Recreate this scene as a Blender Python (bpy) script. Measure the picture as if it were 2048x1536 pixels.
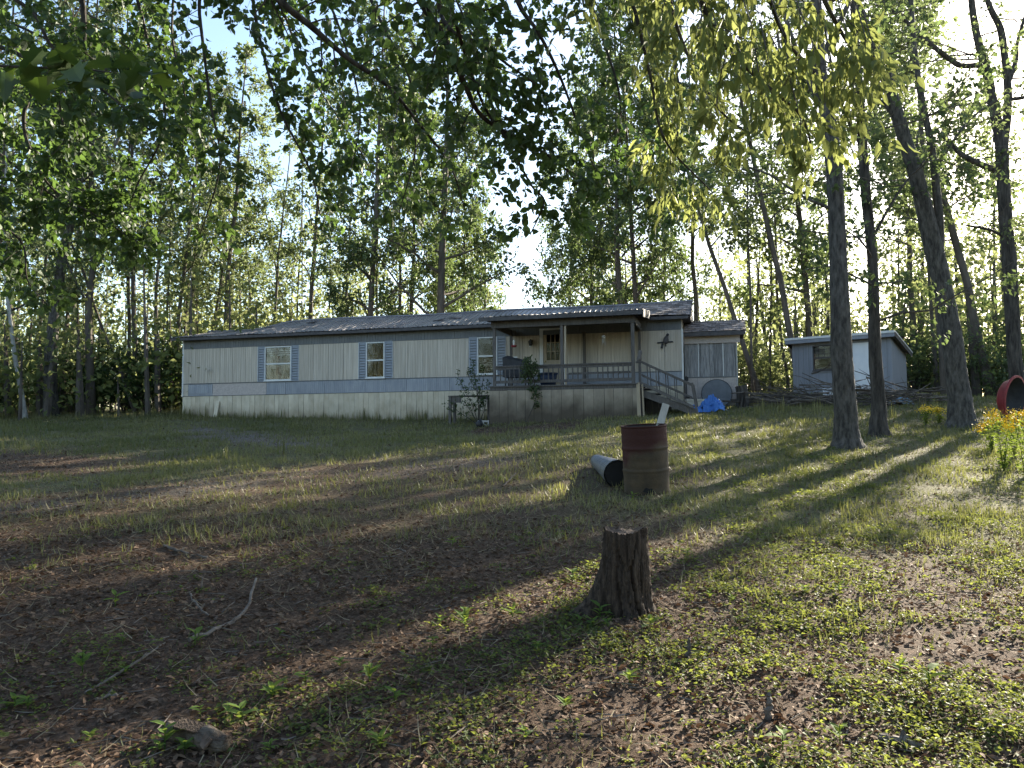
import bpy, bmesh, math, random
import numpy as np
from mathutils import Vector, Matrix, Euler
for _o in list(bpy.data.objects): bpy.data.objects.remove(_o)
SC = bpy.context.scene
COL = SC.collection
R = math.radians
rng = np.random.default_rng(7)
rnd = random.Random(11)

# ------------------------------------------------------------------ camera
F = 1538.0                                   # focal length in photo pixels (2048 wide)
PITCH = math.atan((860 - 768) / F); ROLL = 0.007
EYE = np.array([0, 0, 1.5])
_fw = np.array([0, math.cos(PITCH), math.sin(PITCH)]); _r0 = np.array([1.0, 0, 0]); _u0 = np.cross(_r0, _fw)
CR = _r0 * math.cos(ROLL) - _u0 * math.sin(ROLL); CU = _u0 * math.cos(ROLL) + _r0 * math.sin(ROLL)
cd = bpy.data.cameras.new('camera'); cam = bpy.data.objects.new('camera', cd); COL.objects.link(cam)
cd.sensor_fit = 'HORIZONTAL'; cd.sensor_width = 36.0; cd.lens = 36.0 * F / 2048
cd.clip_start = 0.05; cd.clip_end = 3000
_m = Matrix((CR, CU, -_fw)).transposed().to_4x4(); _m.translation = Vector(EYE); cam.matrix_world = _m
SC.camera = cam

# ------------------------------------------------------------------ light
SUN_AZ, SUN_EL = 39.0, 20.5                  # degrees right of straight ahead, above the horizon
W = bpy.data.worlds.new('World'); SC.world = W; W.use_nodes = True
nt = W.node_tree; nt.nodes.clear()
sky = nt.nodes.new('ShaderNodeTexSky'); sky.sky_type = 'NISHITA'; sky.sun_disc = False
sky.sun_elevation = R(SUN_EL); sky.sun_rotation = R(SUN_AZ); sky.air_density = 1.0; sky.dust_density = 0.8; sky.ozone_density = 0.9
bg = nt.nodes.new('ShaderNodeBackground'); bg.inputs[1].default_value = 0.075
wo = nt.nodes.new('ShaderNodeOutputWorld'); nt.links.new(sky.outputs[0], bg.inputs[0]); nt.links.new(bg.outputs[0], wo.inputs[0])
sl = bpy.data.lights.new('sun', 'SUN'); sl.energy = 5.0; sl.angle = R(0.55); sl.color = (1.0, 0.90, 0.74)
sun = bpy.data.objects.new('sun', sl); COL.objects.link(sun)
SD = Vector((math.sin(R(SUN_AZ)) * math.cos(R(SUN_EL)), math.cos(R(SUN_AZ)) * math.cos(R(SUN_EL)), math.sin(R(SUN_EL))))
sun.rotation_euler = (-SD).to_track_quat('-Z', 'Y').to_euler()
SC.view_settings.view_transform = 'Standard'; SC.view_settings.look = 'None'
SC.view_settings.exposure = 2.4; SC.view_settings.gamma = 1.0; SC.view_settings.use_curve_mapping = False
SC.render.engine = 'CYCLES'
cy = SC.cycles
cy.max_bounces = 7; cy.diffuse_bounces = 4; cy.glossy_bounces = 3; cy.transmission_bounces = 5; cy.transparent_max_bounces = 8
cy.volume_bounces = 1; cy.use_denoising = True; cy.caustics_reflective = False; cy.caustics_refractive = False; cy.sample_clamp_indirect = 6.0

# ------------------------------------------------------------------ pixel <-> place
def ray(px, py): return _fw + CR * ((px - 1024) / F) - CU * ((py - 768) / F)
def at(px, py, d):
    v = ray(px, py); return EYE + v * (d / v[1])
def proj(p):
    q = np.asarray(p, float) - EYE; z = np.maximum(q @ _fw, 0.05)
    return 1024 + F * (q @ CR) / z, 768 - F * (q @ CU) / z

# ------------------------------------------------------------------ terrain height
def _base(x, y):
    y = np.asarray(y, float)
    return np.where(y < -25, -1.65, np.where(y < 34, 0.066 * y, 0.066 * 34 + 1.6 * (1 - np.exp(-(y - 34) / 40))))
_ctl = [(366, 832, 32.4), (200, 833, 32.7), (30, 838, 32.0), (650, 838, 30.7), (900, 840, 29.2), (980, 851, 26.3), (1125, 843, 25.7), (1275, 832, 25.0),
        (1368, 822, 26.6), (1475, 813, 26.6), (1590, 788, 30.2), (1786, 789, 28.0), (1700, 893, 15.0), (1757, 873, 17.2), (1922, 853, 19.0), (2040, 815, 23.0),
        (1550, 806, 27.0), (1850, 830, 22.0), (1500, 850, 20.5), (1290, 996, 9.75), (700, 900, 18.0), (200, 930, 15.5)]
_cp = np.array([at(*c) for c in _ctl])
for _x, _y in [(-4, 2), (0, 2), (4, 2), (-3, 5), (0.6, 4.8), (4, 5), (-7, 8), (8, 8), (-9, -6), (9, -6), (-30, 25), (-20, 12), (35, 30), (25, 12), (-40, 70), (0, 75), (40, 70), (-12, 42), (8, 42), (25, 45)]:
    _cp = np.vstack([_cp, [_x, _y, float(_base(_x, _y)) + (0.7 if _y > 40 else 0)]])
def _ker(d2): return np.exp(-d2 / 60.0)
_A = _ker(((_cp[:, None, :2] - _cp[None, :, :2]) ** 2).sum(-1)) + 0.02 * np.eye(len(_cp))
_wt = np.linalg.solve(_A, _cp[:, 2] - _base(_cp[:, 0], _cp[:, 1]))
def gz(x, y):
    x = np.asarray(x, float); y = np.asarray(y, float); sh = x.shape; x = x.ravel(); y = y.ravel()
    out = np.empty(x.shape)
    for i in range(0, len(x), 20000):
        xs, ys = x[i:i + 20000], y[i:i + 20000]
        out[i:i + 20000] = _base(xs, ys) + _ker((xs[:, None] - _cp[None, :, 0]) ** 2 + (ys[:, None] - _cp[None, :, 1]) ** 2) @ _wt
    # small hummocks
    out += 0.018 * np.sin(x * 2.3 + 1.1 * np.sin(y * 1.7)) * np.sin(y * 2.9 + 0.7) + 0.008 * np.sin(x * 7.1 + 2 * np.sin(y * 3.1)) * np.sin(y * 8.3)
    return out.reshape(sh)
def gz1(x, y): return float(gz(np.array([x]), np.array([y]))[0])
def ground_at(px, py, dmin=1.5, dmax=60):
    """where the view ray through a photo pixel first meets the ground"""
    v = ray(px, py); ds = np.linspace(dmin, dmax, 1500); P = EYE[None] + v[None] * (ds / v[1])[:, None]
    h = P[:, 2] - gz(P[:, 0], P[:, 1]); k = np.argmax(h < 0)
    if h[k] >= 0: k = len(ds) - 1
    p = P[k]; return np.array([p[0], p[1], gz1(p[0], p[1])])

# ------------------------------------------------------------------ mesh builder
class MB:
    def __init__(s): s.v = []; s.f = []; s.n = 0; s.t = []
    def add(s, v, faces, tint=None):
        v = np.asarray(v, float).reshape(-1, 3); s.v.append(v)
        for f in faces if isinstance(faces, list) and len(faces) and isinstance(faces[0], np.ndarray) and faces[0].ndim == 2 else [faces]:
            if isinstance(f, np.ndarray): s.f.append(f + s.n)
            else:
                by = {}
                for q in f: by.setdefault(len(q), []).append(q)
                for k, q in by.items(): s.f.append(np.array(q) + s.n)
        s.t.append(np.zeros(len(v)) if tint is None else np.broadcast_to(tint, (len(v),)))
        s.n += len(v); return s
    def box(s, x0, x1, y0, y1, z0, z1, m=None):
        v = np.array([(x, y, z) for z in (z0, z1) for y in (y0, y1) for x in (x0, x1)], float)
        if m is not None: v = v @ np.array(m.to_3x3()).T + np.array(m.translation)
        return s.add(v, np.array([(0, 2, 3, 1), (4, 5, 7, 6), (0, 1, 5, 4), (2, 6, 7, 3), (0, 4, 6, 2), (1, 3, 7, 5)]))
    def bar(s, a, b, w, t, up=(0, 0, 1)):
        a = np.array(a, float); b = np.array(b, float); d = b - a; L = np.linalg.norm(d); d /= L
        u = np.array(up, float); sd = np.cross(d, u)
        if np.linalg.norm(sd) < 1e-4: sd = np.cross(d, np.array([1.0, 0, 0]))
        sd /= np.linalg.norm(sd); u = np.cross(sd, d)
        v = [a + i * sd * w / 2 + j * u * t / 2 + k * d * L for k in (0, 1) for j in (-1, 1) for i in (-1, 1)]
        return s.add(v, np.array([(0, 2, 3, 1), (4, 5, 7, 6), (0, 1, 5, 4), (2, 6, 7, 3), (0, 4, 6, 2), (1, 3, 7, 5)]))
    def tube(s, pts, rad, k=8, cap=True, rough=0.0, seed=0, tint=None):
        P = np.asarray(pts, float); n = len(P); rad = np.broadcast_to(rad, (n,)).astype(float)
        T = np.gradient(P, axis=0); T /= np.linalg.norm(T, axis=1)[:, None] + 1e-9
        ref = np.array([0, 0, 1.0]) if abs(T[0, 2]) < 0.8 else np.array([1.0, 0, 0])
        a = np.cross(T[0], ref); a /= np.linalg.norm(a); fr = []
        for i in range(n):
            a = a - T[i] * (a @ T[i]); a /= np.linalg.norm(a) + 1e-9; fr.append((a, np.cross(T[i], a)))
        th = np.arange(k) * 2 * math.pi / k; g = np.random.default_rng(seed)
        V = np.empty((n, k, 3))
        lob = g.normal(0, 1, (3,)) if rough else None
        for i in range(n):
            r = rad[i] * np.ones(k)
            if rough: r *= 1 + rough * (np.sin(th * 3 + lob[0] + i * .3) * .4 + np.sin(th * 7 + i * .9 + lob[1]) * .3 + g.normal(0, .45, k))
            V[i] = P[i] + r[:, None] * (np.cos(th)[:, None] * fr[i][0] + np.sin(th)[:, None] * fr[i][1])
        idx = np.arange(n * k).reshape(n, k); q = np.stack([idx[:-1], np.roll(idx, -1, 1)[:-1], np.roll(idx, -1, 1)[1:], idx[1:]], -1).reshape(-1, 4)
        fs = [q]
        s.add(V.reshape(-1, 3), fs, tint)
        if cap:
            b = s.n - n * k
            if k > 2: s.f.append(np.array([list(range(b + (n - 1) * k, b + n * k))])); s.f.append(np.array([list(range(b + k - 1, b - 1, -1))]))
        return s
    def lathe(s, prof, k=32, m=None, wob=None):
        th = np.arange(k) * 2 * math.pi / k; n = len(prof); V = np.empty((n, k, 3))
        for i, (r, z) in enumerate(prof):
            V[i, :, 0] = r * np.cos(th); V[i, :, 1] = r * np.sin(th); V[i, :, 2] = z
        if wob is not None: V = wob(V, th)
        v = V.reshape(-1, 3)
        if m is not None: v = v @ np.array(m.to_3x3()).T + np.array(m.translation)
        idx = np.arange(n * k).reshape(n, k); q = np.stack([idx[:-1], np.roll(idx, -1, 1)[:-1], np.roll(idx, -1, 1)[1:], idx[1:]], -1).reshape(-1, 4)
        return s.add(v, q)
    def mesh(s, name, smooth=False):
        me = bpy.data.meshes.new(name); v = np.concatenate(s.v).astype(np.float32)
        me.vertices.add(len(v)); me.vertices.foreach_set('co', v.ravel())
        loops = np.concatenate([f.ravel() for f in s.f]).astype(np.int32)
        tot = np.concatenate([np.full(len(f), f.shape[1]) for f in s.f]); st = np.concatenate([[0], np.cumsum(tot)[:-1]]).astype(np.int32)
        me.loops.add(len(loops)); me.loops.foreach_set('vertex_index', loops)
        me.polygons.add(len(st)); me.polygons.foreach_set('loop_start', st)
        me.polygons.foreach_set('use_smooth', np.full(len(st), smooth))
        t = np.concatenate(s.t).astype(np.float32)
        if np.any(t):
            at_ = me.attributes.new('tint', 'FLOAT', 'POINT'); at_.data.foreach_set('value', t)
        me.update(calc_edges=True); return me
    def build(s, name, mat=None, parent=None, smooth=False, kind=None):
        return obj(name, s.mesh(name, smooth), mat, parent, kind)

def obj(name, me, mat=None, parent=None, kind=None):
    o = bpy.data.objects.new(name, me); COL.objects.link(o)
    if mat is not None and len(me.materials) == 0: me.materials.append(mat)
    if parent is not None: o.parent = parent
    if kind: o['kind'] = kind
    return o
def tag(o, label, cat, group=None):
    o['label'] = label; o['category'] = cat
    if group: o['group'] = group
    return o
def thing(name, label, cat, loc=(0, 0, 0), rotz=0.0, group=None):
    o = bpy.data.objects.new(name, None); COL.objects.link(o); o.location = loc; o.rotation_euler = (0, 0, rotz); o.empty_display_size = 0.1
    return tag(o, label, cat, group)
def part(name, me_or_mb, mat, parent, loc=None, rot=None, scale=None, smooth=False, kind=None):
    me = me_or_mb.mesh(name, smooth) if isinstance(me_or_mb, MB) else me_or_mb
    o = obj(name, me, mat, parent, kind)
    if loc is not None: o.location = loc
    if rot is not None: o.rotation_euler = rot
    if scale is not None: o.scale = scale
    return o

# ------------------------------------------------------------------ materials
def mat(name, c1, c2=None, scale=6.0, rough=0.8, stretch=(1, 1, 1), detail=6.0, bump=0.0, bscale=None, c3=None, metal=0.0, spec=0.3, fine=0.0, rand=0.0, coord='Object', ramp=(0.35, 0.65)):
    m = bpy.data.materials.new(name); m.use_nodes = True; n = m.node_tree; N = n.nodes; L = n.links
    b = N['Principled BSDF']; b.inputs['Roughness'].default_value = rough; b.inputs['Metallic'].default_value = metal; b.inputs['Specular IOR Level'].default_value = spec
    if c2 is None: b.inputs['Base Color'].default_value = (*c1, 1)
    tc = N.new('ShaderNodeTexCoord'); mp = N.new('ShaderNodeMapping'); mp.inputs['Scale'].default_value = stretch; L.new(tc.outputs[coord], mp.inputs[0])
    if rand:
        oi = N.new('ShaderNodeObjectInfo'); ad = N.new('ShaderNodeVectorMath'); ad.operation = 'MULTIPLY_ADD'; ad.inputs[1].default_value = (37, 17, 29)
        L.new(oi.outputs['Random'], ad.inputs[0]); L.new(mp.outputs[0], ad.inputs[2]); vec = ad.outputs[0]
    else: vec = mp.outputs[0]
    nz = N.new('ShaderNodeTexNoise'); nz.inputs['Scale'].default_value = scale; nz.inputs['Detail'].default_value = detail; nz.inputs['Roughness'].default_value = 0.65; L.new(vec, nz.inputs['Vector'])
    if c2 is not None:
        rp = N.new('ShaderNodeValToRGB'); e = rp.color_ramp.elements
        e[0].position, e[1].position = ramp; e[0].color = (*c1, 1); e[1].color = (*c2, 1)
        if c3 is not None:
            x = e.new(min(0.98, ramp[1] + 0.14)); x.color = (*c3, 1)
        L.new(nz.outputs[0], rp.inputs[0]); col = rp.outputs[0]
        if fine or rand:
            hs = N.new('ShaderNodeHueSaturation'); L.new(col, hs.inputs['Color']); col = hs.outputs[0]
            ma = N.new('ShaderNodeMath'); ma.operation = 'MULTIPLY_ADD'; ma.inputs[1].default_value = rand if rand else fine; ma.inputs[2].default_value = 1 - (rand if rand else fine) / 2
            if rand: L.new(oi.outputs['Random'], ma.inputs[0])
            else:
                n2 = N.new('ShaderNodeTexNoise'); n2.inputs['Scale'].default_value = scale * 9; L.new(vec, n2.inputs['Vector']); L.new(n2.outputs[0], ma.inputs[0])
            L.new(ma.outputs[0], hs.inputs['Value'])
        L.new(col, b.inputs['Base Color'])
    if bump:
        bn = N.new('ShaderNodeTexNoise'); bn.inputs['Scale'].default_value = bscale or scale * 3; bn.inputs['Detail'].default_value = 5; L.new(vec, bn.inputs['Vector'])
        bp = N.new('ShaderNodeBump'); bp.inputs['Strength'].default_value = bump; bp.inputs['Distance'].default_value = 0.02; L.new(bn.outputs[0], bp.inputs['Height']); L.new(bp.outputs[0], b.inputs['Normal'])
    return m

def leaf_mat(name, dark, light, trans, tw=0.45, rough=0.55, spec=0.35):
    """leaf: tint attribute (0..1) picks the leaf's own green; light also passes through the blade"""
    m = bpy.data.materials.new(name); m.use_nodes = True; n = m.node_tree; N = n.nodes; L = n.links
    b = N['Principled BSDF']; b.inputs['Roughness'].default_value = rough; b.inputs['Specular IOR Level'].default_value = spec
    a = N.new('ShaderNodeAttribute'); a.attribute_name = 'tint'
    mx = N.new('ShaderNodeMix'); mx.data_type = 'RGBA'; mx.inputs[6].default_value = (*dark, 1); mx.inputs[7].default_value = (*light, 1); L.new(a.outputs['Fac'], mx.inputs[0])
    L.new(mx.outputs[2], b.inputs['Base Color'])
    t = N.new('ShaderNodeBsdfTranslucent')
    m2 = N.new('ShaderNodeMix'); m2.data_type = 'RGBA'; m2.inputs[6].default_value = (trans[0] * .6, trans[1] * .6, trans[2] * .6, 1); m2.inputs[7].default_value = (*trans, 1); L.new(a.outputs['Fac'], m2.inputs[0]); L.new(m2.outputs[2], t.inputs[0])
    sh = N.new('ShaderNodeMixShader'); sh.inputs[0].default_value = tw; L.new(b.outputs[0], sh.inputs[1]); L.new(t.outputs[0], sh.inputs[2]); L.new(sh.outputs[0], N['Material Output'].inputs[0])
    return m

M = {}
M['siding'] = mat('siding', (.42, .36, .285), (.60, .53, .43), 1.6, .75, (9, 9, .35), c3=(.51, .45, .37), fine=.0, rand=.10, bump=.1)
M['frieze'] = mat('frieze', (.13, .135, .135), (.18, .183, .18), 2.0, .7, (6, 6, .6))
M['band'] = mat('band', (.27, .28, .30), (.35, .355, .365), 2.2, .65, (3, 3, .7), c3=(.42, .42, .42), rand=.16)
M['osb'] = mat('osb', (.42, .36, .32), (.53, .46, .41), 14, .85, (1, 1, 1), bump=.2)
M['skirt'] = mat('skirt', (.50, .42, .30), (.66, .58, .44), 1.3, .75, (1.5, 1.5, 1.0), c3=(.52, .47, .36), rand=.14)
M['shutter'] = mat('shutter', (.27, .295, .335), (.32, .345, .38), 5, .6)
M['trim_white'] = mat('trim_white', (.62, .61, .57), (.70, .69, .65), 5, .6)
M['roof_metal'] = mat('roof_metal', (.15, .14, .15), (.30, .28, .28), 1.4, .42, (1, .35, 1), c3=(.24, .20, .18), metal=.35, spec=.5, rand=.12, bump=.05)
M['shingle'] = mat('shingle', (.14, .11, .10), (.33, .27, .24), 5, .9, c3=(.40, .36, .34), rand=.9, bump=.3, bscale=60)
M['fascia_dark'] = mat('fascia_dark', (.065, .06, .06), (.11, .10, .095), 6, .8)
M['porch_wood'] = mat('porch_wood', (.085, .075, .068), (.15, .135, .12), 3, .85, (8, 8, 1), rand=.25, bump=.2)
M['old_board'] = mat('old_board', (.15, .145, .14), (.34, .325, .31), 2.2, .9, (14, 14, 1), c3=(.44, .42, .40), rand=.35, bump=.35)
M['door_wood'] = mat('door_wood', (.34, .27, .18), (.42, .34, .24), 2, .6, (8, 8, .8))
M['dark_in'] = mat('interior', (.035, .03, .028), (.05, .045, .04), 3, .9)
M['reflection_curtain'] = mat('reflection_curtain', (.06, .03, .012), (.22, .115, .045), 3.2, .9, (2.5, 1, 1), c3=(.42, .26, .12))  # brown mottle imitates trees reflected in the window glass
M['shed_wall'] = mat('shed_wall', (.225, .235, .26), (.275, .285, .305), 1.6, .75, (7, 7, .4), fine=.12)
M['white_paint'] = mat('white_paint', (.72, .73, .74), (.80, .80, .80), 3, .55)
M['bark'] = mat('bark', (.022, .019, .016), (.095, .083, .07), 12, .95, (1, 1, .2), c3=(.15, .14, .12), bump=1.0, bscale=22)
M['bark_grey'] = mat('bark_grey', (.03, .027, .024), (.125, .115, .10), 14, .95, (1, 1, .3), c3=(.22, .22, .19), bump=1.0, bscale=26)
M['bark_far'] = mat('bark_far', (.06, .05, .042), (.14, .12, .10), 4, .95, (1, 1, .25))
M['bark_pale'] = mat('bark_pale', (.22, .21, .19), (.42, .41, .38), 5, .9, (1, 1, .6), c3=(.14, .13, .12))
M['twig'] = mat('twig', (.05, .042, .035), (.09, .075, .06), 8, .9)
M['stump'] = mat('stump_wood', (.016, .011, .008), (.095, .068, .048), 8, .95, (5, 5, .32), c3=(.19, .145, .105), bump=1.0, bscale=18)
M['cut_wood'] = mat('cut_wood', (.075, .05, .036), (.19, .135, .095), 12, .9, bump=.6)
M['stick'] = mat('stick', (.07, .058, .048), (.19, .16, .13), 5, .9, (1, 1, 1), bump=.3, rand=.5)
M['plank'] = mat('plank', (.40, .38, .34), (.52, .50, .45), 3, .8, (8, 8, 1))
M['pipe'] = mat('pipe', (.10, .105, .11), (.17, .175, .18), 5, .38, spec=.6)  # black plastic lightened to grey to carry the sky sheen
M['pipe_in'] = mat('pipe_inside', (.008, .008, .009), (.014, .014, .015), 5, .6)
M['tarp'] = mat('tarp', (.04, .14, .42), (.08, .22, .55), 6, .5, bump=.2)
M['tarp_pale'] = mat('tarp_pale', (.25, .40, .55), (.40, .52, .62), 6, .5)
M['metal_dark'] = mat('metal_dark', (.03, .03, .032), (.05, .05, .052), 8, .6)
M['grey_disc'] = mat('grey_disc', (.10, .105, .11), (.14, .145, .15), 4, .6)
M['red'] = mat('red_paint', (.20, .025, .03), (.30, .045, .05), 5, .5)
M['plastic_blue'] = mat('plastic_blue', (.02, .03, .06), (.03, .045, .08), 5, .5)
M['gravel'] = mat('gravel_stone', (.16, .135, .11), (.27, .235, .195), 30, .95)
M['block'] = mat('concrete', (.30, .29, .27), (.40, .39, .37), 10, .95, bump=.3)
M['rock'] = mat('rotten_wood', (.05, .033, .022), (.17, .14, .105), 9, .95, (1, 3, 3), c3=(.30, .28, .24), bump=.8)
M['brass'] = mat('brass', (.5, .4, .2), None, rough=.35, metal=.8)
# leaves
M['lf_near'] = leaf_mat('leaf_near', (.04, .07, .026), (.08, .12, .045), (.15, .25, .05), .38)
M['lf_hick'] = leaf_mat('leaf_sunlit_near', (.09, .13, .03), (.14, .17, .045), (.34, .38, .11), .5)  # yellow green of sun shining through is put into the leaf colour
M['lf_mid'] = leaf_mat('leaf_mid', (.055, .083, .036), (.10, .13, .055), (.20, .275, .085), .40)  # slightly greyed, background haze worked into the green
M['lf_far'] = leaf_mat('leaf_far', (.075, .10, .042), (.13, .15, .065), (.26, .325, .12), .44)  # sunlit yellowing and distance haze are mixed into these greens
M['lf_sunlit'] = leaf_mat('leaf_sunlit_far', (.085, .115, .03), (.13, .15, .045), (.33, .37, .14), .46)  # backlit sun yellow and some haze painted into the foliage
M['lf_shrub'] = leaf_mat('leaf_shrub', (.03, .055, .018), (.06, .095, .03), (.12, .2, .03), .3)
M['grass'] = leaf_mat('grass_blade', (.07, .09, .03), (.23, .205, .10), (.30, .31, .08), .35)
M['chick'] = leaf_mat('ground_leaf', (.05, .08, .025), (.12, .145, .05), (.30, .34, .06), .42, .65, .22)
M['weed'] = leaf_mat('weed_leaf', (.06, .11, .03), (.11, .17, .045), (.32, .42, .06), .4, .75, .12)
M['straw'] = leaf_mat('dry_straw', (.10, .075, .045), (.36, .29, .18), (.2, .15, .08), .15, .8, .15)
M['litter'] = leaf_mat('dead_leaf', (.062, .037, .025), (.28, .19, .125), (.16, .09, .05), .15, .8, .15)
M['flower'] = mat('flower', (.70, .50, .03), (.82, .62, .06), 9, .7)

def glass_mat(name, tintc=(.03, .03, .03)):
    m = bpy.data.materials.new(name); m.use_nodes = True; N = m.node_tree.nodes; L = m.node_tree.links; N.remove(N['Principled BSDF'])
    g = N.new('ShaderNodeBsdfGlossy'); g.inputs['Roughness'].default_value = 0.03; t = N.new('ShaderNodeBsdfTransparent'); t.inputs[0].default_value = (.8, .8, .78, 1)
    fr = N.new('ShaderNodeFresnel'); fr.inputs[0].default_value = 1.5
    nz = N.new('ShaderNodeTexNoise'); nz.inputs['Scale'].default_value = 1.4; bp = N.new('ShaderNodeBump'); bp.inputs['Strength'].default_value = .06; bp.inputs['Distance'].default_value = .05
    L.new(nz.outputs[0], bp.inputs['Height']); L.new(bp.outputs[0], g.inputs['Normal'])
    s = N.new('ShaderNodeMixShader'); L.new(fr.outputs[0], s.inputs[0]); L.new(t.outputs[0], s.inputs[1]); L.new(g.outputs[0], s.inputs[2]); L.new(s.outputs[0], N['Material Output'].inputs[0])
    return m
M['glass'] = glass_mat('glass')

def stain(m, zlo, zhi, dark, amount=0.8, inv=False):
    """mould and splash stains that climb from the foot of a panel (object z)"""
    N = m.node_tree.nodes; L = m.node_tree.links; b = N['Principled BSDF']; src = b.inputs['Base Color'].links[0].from_socket
    tc = N.new('ShaderNodeTexCoord'); sp = N.new('ShaderNodeSeparateXYZ'); L.new(tc.outputs['Object'], sp.inputs[0])
    nz = N.new('ShaderNodeTexNoise'); nz.inputs['Scale'].default_value = 1.7; nz.inputs['Detail'].default_value = 6; ge = N.new('ShaderNodeNewGeometry'); L.new(ge.outputs['Position'], nz.inputs['Vector'])
    ma = N.new('ShaderNodeMath'); ma.operation = 'MULTIPLY_ADD'; ma.inputs[1].default_value = 1.1; L.new(nz.outputs[0], ma.inputs[0])
    ng = N.new('ShaderNodeMath'); ng.operation = 'MULTIPLY'; ng.inputs[1].default_value = -1.0 if not inv else 1.0; L.new(sp.outputs[2], ng.inputs[0]); L.new(ng.outputs[0], ma.inputs[2])
    mr = N.new('ShaderNodeMapRange'); mr.inputs[1].default_value = zlo; mr.inputs[2].default_value = zhi; mr.inputs[3].default_value = 0; mr.inputs[4].default_value = amount; L.new(ma.outputs[0], mr.inputs[0])
    mx = N.new('ShaderNodeMix'); mx.data_type = 'RGBA'; mx.inputs[7].default_value = (*dark, 1); L.new(mr.outputs[0], mx.inputs[0]); L.new(src, mx.inputs[6]); L.new(mx.outputs[2], b.inputs['Base Color'])
M['porch_skirt'] = mat('porch_skirt', (.25, .205, .15), (.35, .295, .22), 1.5, .8, (3, 3, 1), rand=.2); stain(M['porch_skirt'], .75, 1.35, (.07, .055, .038), .92)
stain(M['skirt'], .85, 1.6, (.20, .16, .10), .75)
M['barrel'] = mat('rusty_steel', (.055, .042, .028), (.10, .07, .04), 5, .8, c3=(.085, .04, .024), bump=.25, bscale=40); stain(M['barrel'], 1.07, 1.2, (.052, .018, .015), .95, inv=True)

# ------------------------------------------------------------------ ground
def seg_d(px, py, pts):
    d = np.full(np.shape(px), 1e9)
    for (x0, y0), (x1, y1) in zip(pts[:-1], pts[1:]):
        dx, dy = x1 - x0, (y1 - y0) * 3.0; t = np.clip(((px - x0) * dx + (py - y0) * 3.0 * dy) / (dx * dx + dy * dy), 0, 1)
        d = np.minimum(d, np.hypot(px - x0 - t * dx, (py - y0) * 3.0 - t * dy))
    return d
_vg = np.random.default_rng(99).uniform(0, 1, (256, 256))
def vnoise(x, y, scale, oct_=3):
    out = 0.0; amp = 1.0; tot = 0.0
    for o_ in range(oct_):
        u = x / scale * 2 ** o_ + 37.7 * o_; v = y / scale * 2 ** o_ + 11.3 * o_; i = np.floor(u).astype(int); j = np.floor(v).astype(int); fu = u - i; fv = v - j; fu = fu * fu * (3 - 2 * fu); fv = fv * fv * (3 - 2 * fv)
        g = lambda a, b: _vg[a % 256, b % 256]
        out = out + amp * ((g(i, j) * (1 - fu) + g(i + 1, j) * fu) * (1 - fv) + (g(i, j + 1) * (1 - fu) + g(i + 1, j + 1) * fu) * fv); tot += amp; amp *= .55
    return np.clip((out / tot - .5) * 1.9 + .5, 0, 1)
def _sg(v): return 1 / (1 + np.exp(-np.clip(v, -40, 40)))
def zones(x, y):
    """how green, how gravelly and how leaf-strewn the ground is at a place"""
    x = np.asarray(x, float); y = np.asarray(y, float)
    px, py = proj(np.stack([x, y, gz(x, y)], -1)); py = np.where(y < 1.0, 2000, py); px = np.where(y < 1.0, 1024 + x * 400, px)
    n1 = vnoise(x, y, 1.5)
    grav = .62 * np.exp(-(seg_d(px, py, [(-300, 1035), (250, 992), (650, 950), (1000, 925)]) / 60) ** 2) * (.15 + 1.0 * n1) + 1.5 * np.exp(-(seg_d(px, py, [(390, 862), (470, 872), (560, 888), (640, 886)]) / 45) ** 2) * (.5 + .6 * n1)
    mound = np.exp(-((px - 60) / 150) ** 2 - ((py - 928) / 22) ** 2)
    bed = np.exp(-(seg_d(px, py, [(960, 862), (1060, 858), (1150, 851)]) / 26) ** 2)
    right = _sg((px - 1380 + (py - 900) * -.25) / 60) * _sg((1290 - py) / 60)
    sunlit_grass = np.exp(-(seg_d(px, py, [(-200, 1005), (120, 968), (400, 940), (560, 912), (770, 880)]) / 48) ** 2)  # sunlit band between tree shadows, put in as greener grass
    far = _sg((905 - py) / 12)
    mid = _sg((1075 - py) / 25) * .5
    near = _sg((py - 1130) / 45); right = right * (1 - .25 * near)
    green = np.clip(.10 + 1.0 * right * (.12 + 1.15 * n1) + .95 * sunlit_grass + .8 * far + mid * (.35 + .8 * n1) - .8 * grav - 1.2 * mound - bed * 1.5 - .25 * near, 0.02, 1)
    chick = np.clip(_sg((py - 1120) / 40) * (.15 + _sg((px - 900 + (py - 1400) * .9) / 90) * (.55 + .5 * n1) + .55 * np.exp(-((px - 500) / 330) ** 2 - ((py - 1400) / 95) ** 2)) + .6 * right, 0, 1)
    litter = np.clip(.12 + _sg((py - 1060) / 30) * 1.0 + mound + .8 * bed - .5 * right * n1, .03, 1.2)
    return green, np.clip(grav, 0, 1), chick, litter, n1
def axis(lo, hi, step, far, g):
    a = list(np.arange(lo, hi, step)); s = step; v = hi
    while v < far[1]: a.append(v); s *= g; v += s
    s = step; v = lo - step
    while v > far[0]: a.insert(0, v); s *= g; v -= s
    return np.array(a)
gx = axis(-14, 15, .2, (-900, 900), 1.10); gy = axis(1.6, 32, .15, (-300, 1200), 1.10)
GX, GY = np.meshgrid(gx, gy); GZ = gz(GX, GY); ni, nj = GX.shape
mb = MB(); ii = np.arange(ni * nj).reshape(ni, nj)
mb.add(np.stack([GX, GY, GZ], -1).reshape(-1, 3), np.stack([ii[:-1, :-1], ii[:-1, 1:], ii[1:, 1:], ii[1:, :-1]], -1).reshape(-1, 4))
gme = mb.mesh('ground', True)
gr, gv, ck, lt, _ = zones(GX.ravel(), GY.ravel())
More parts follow.
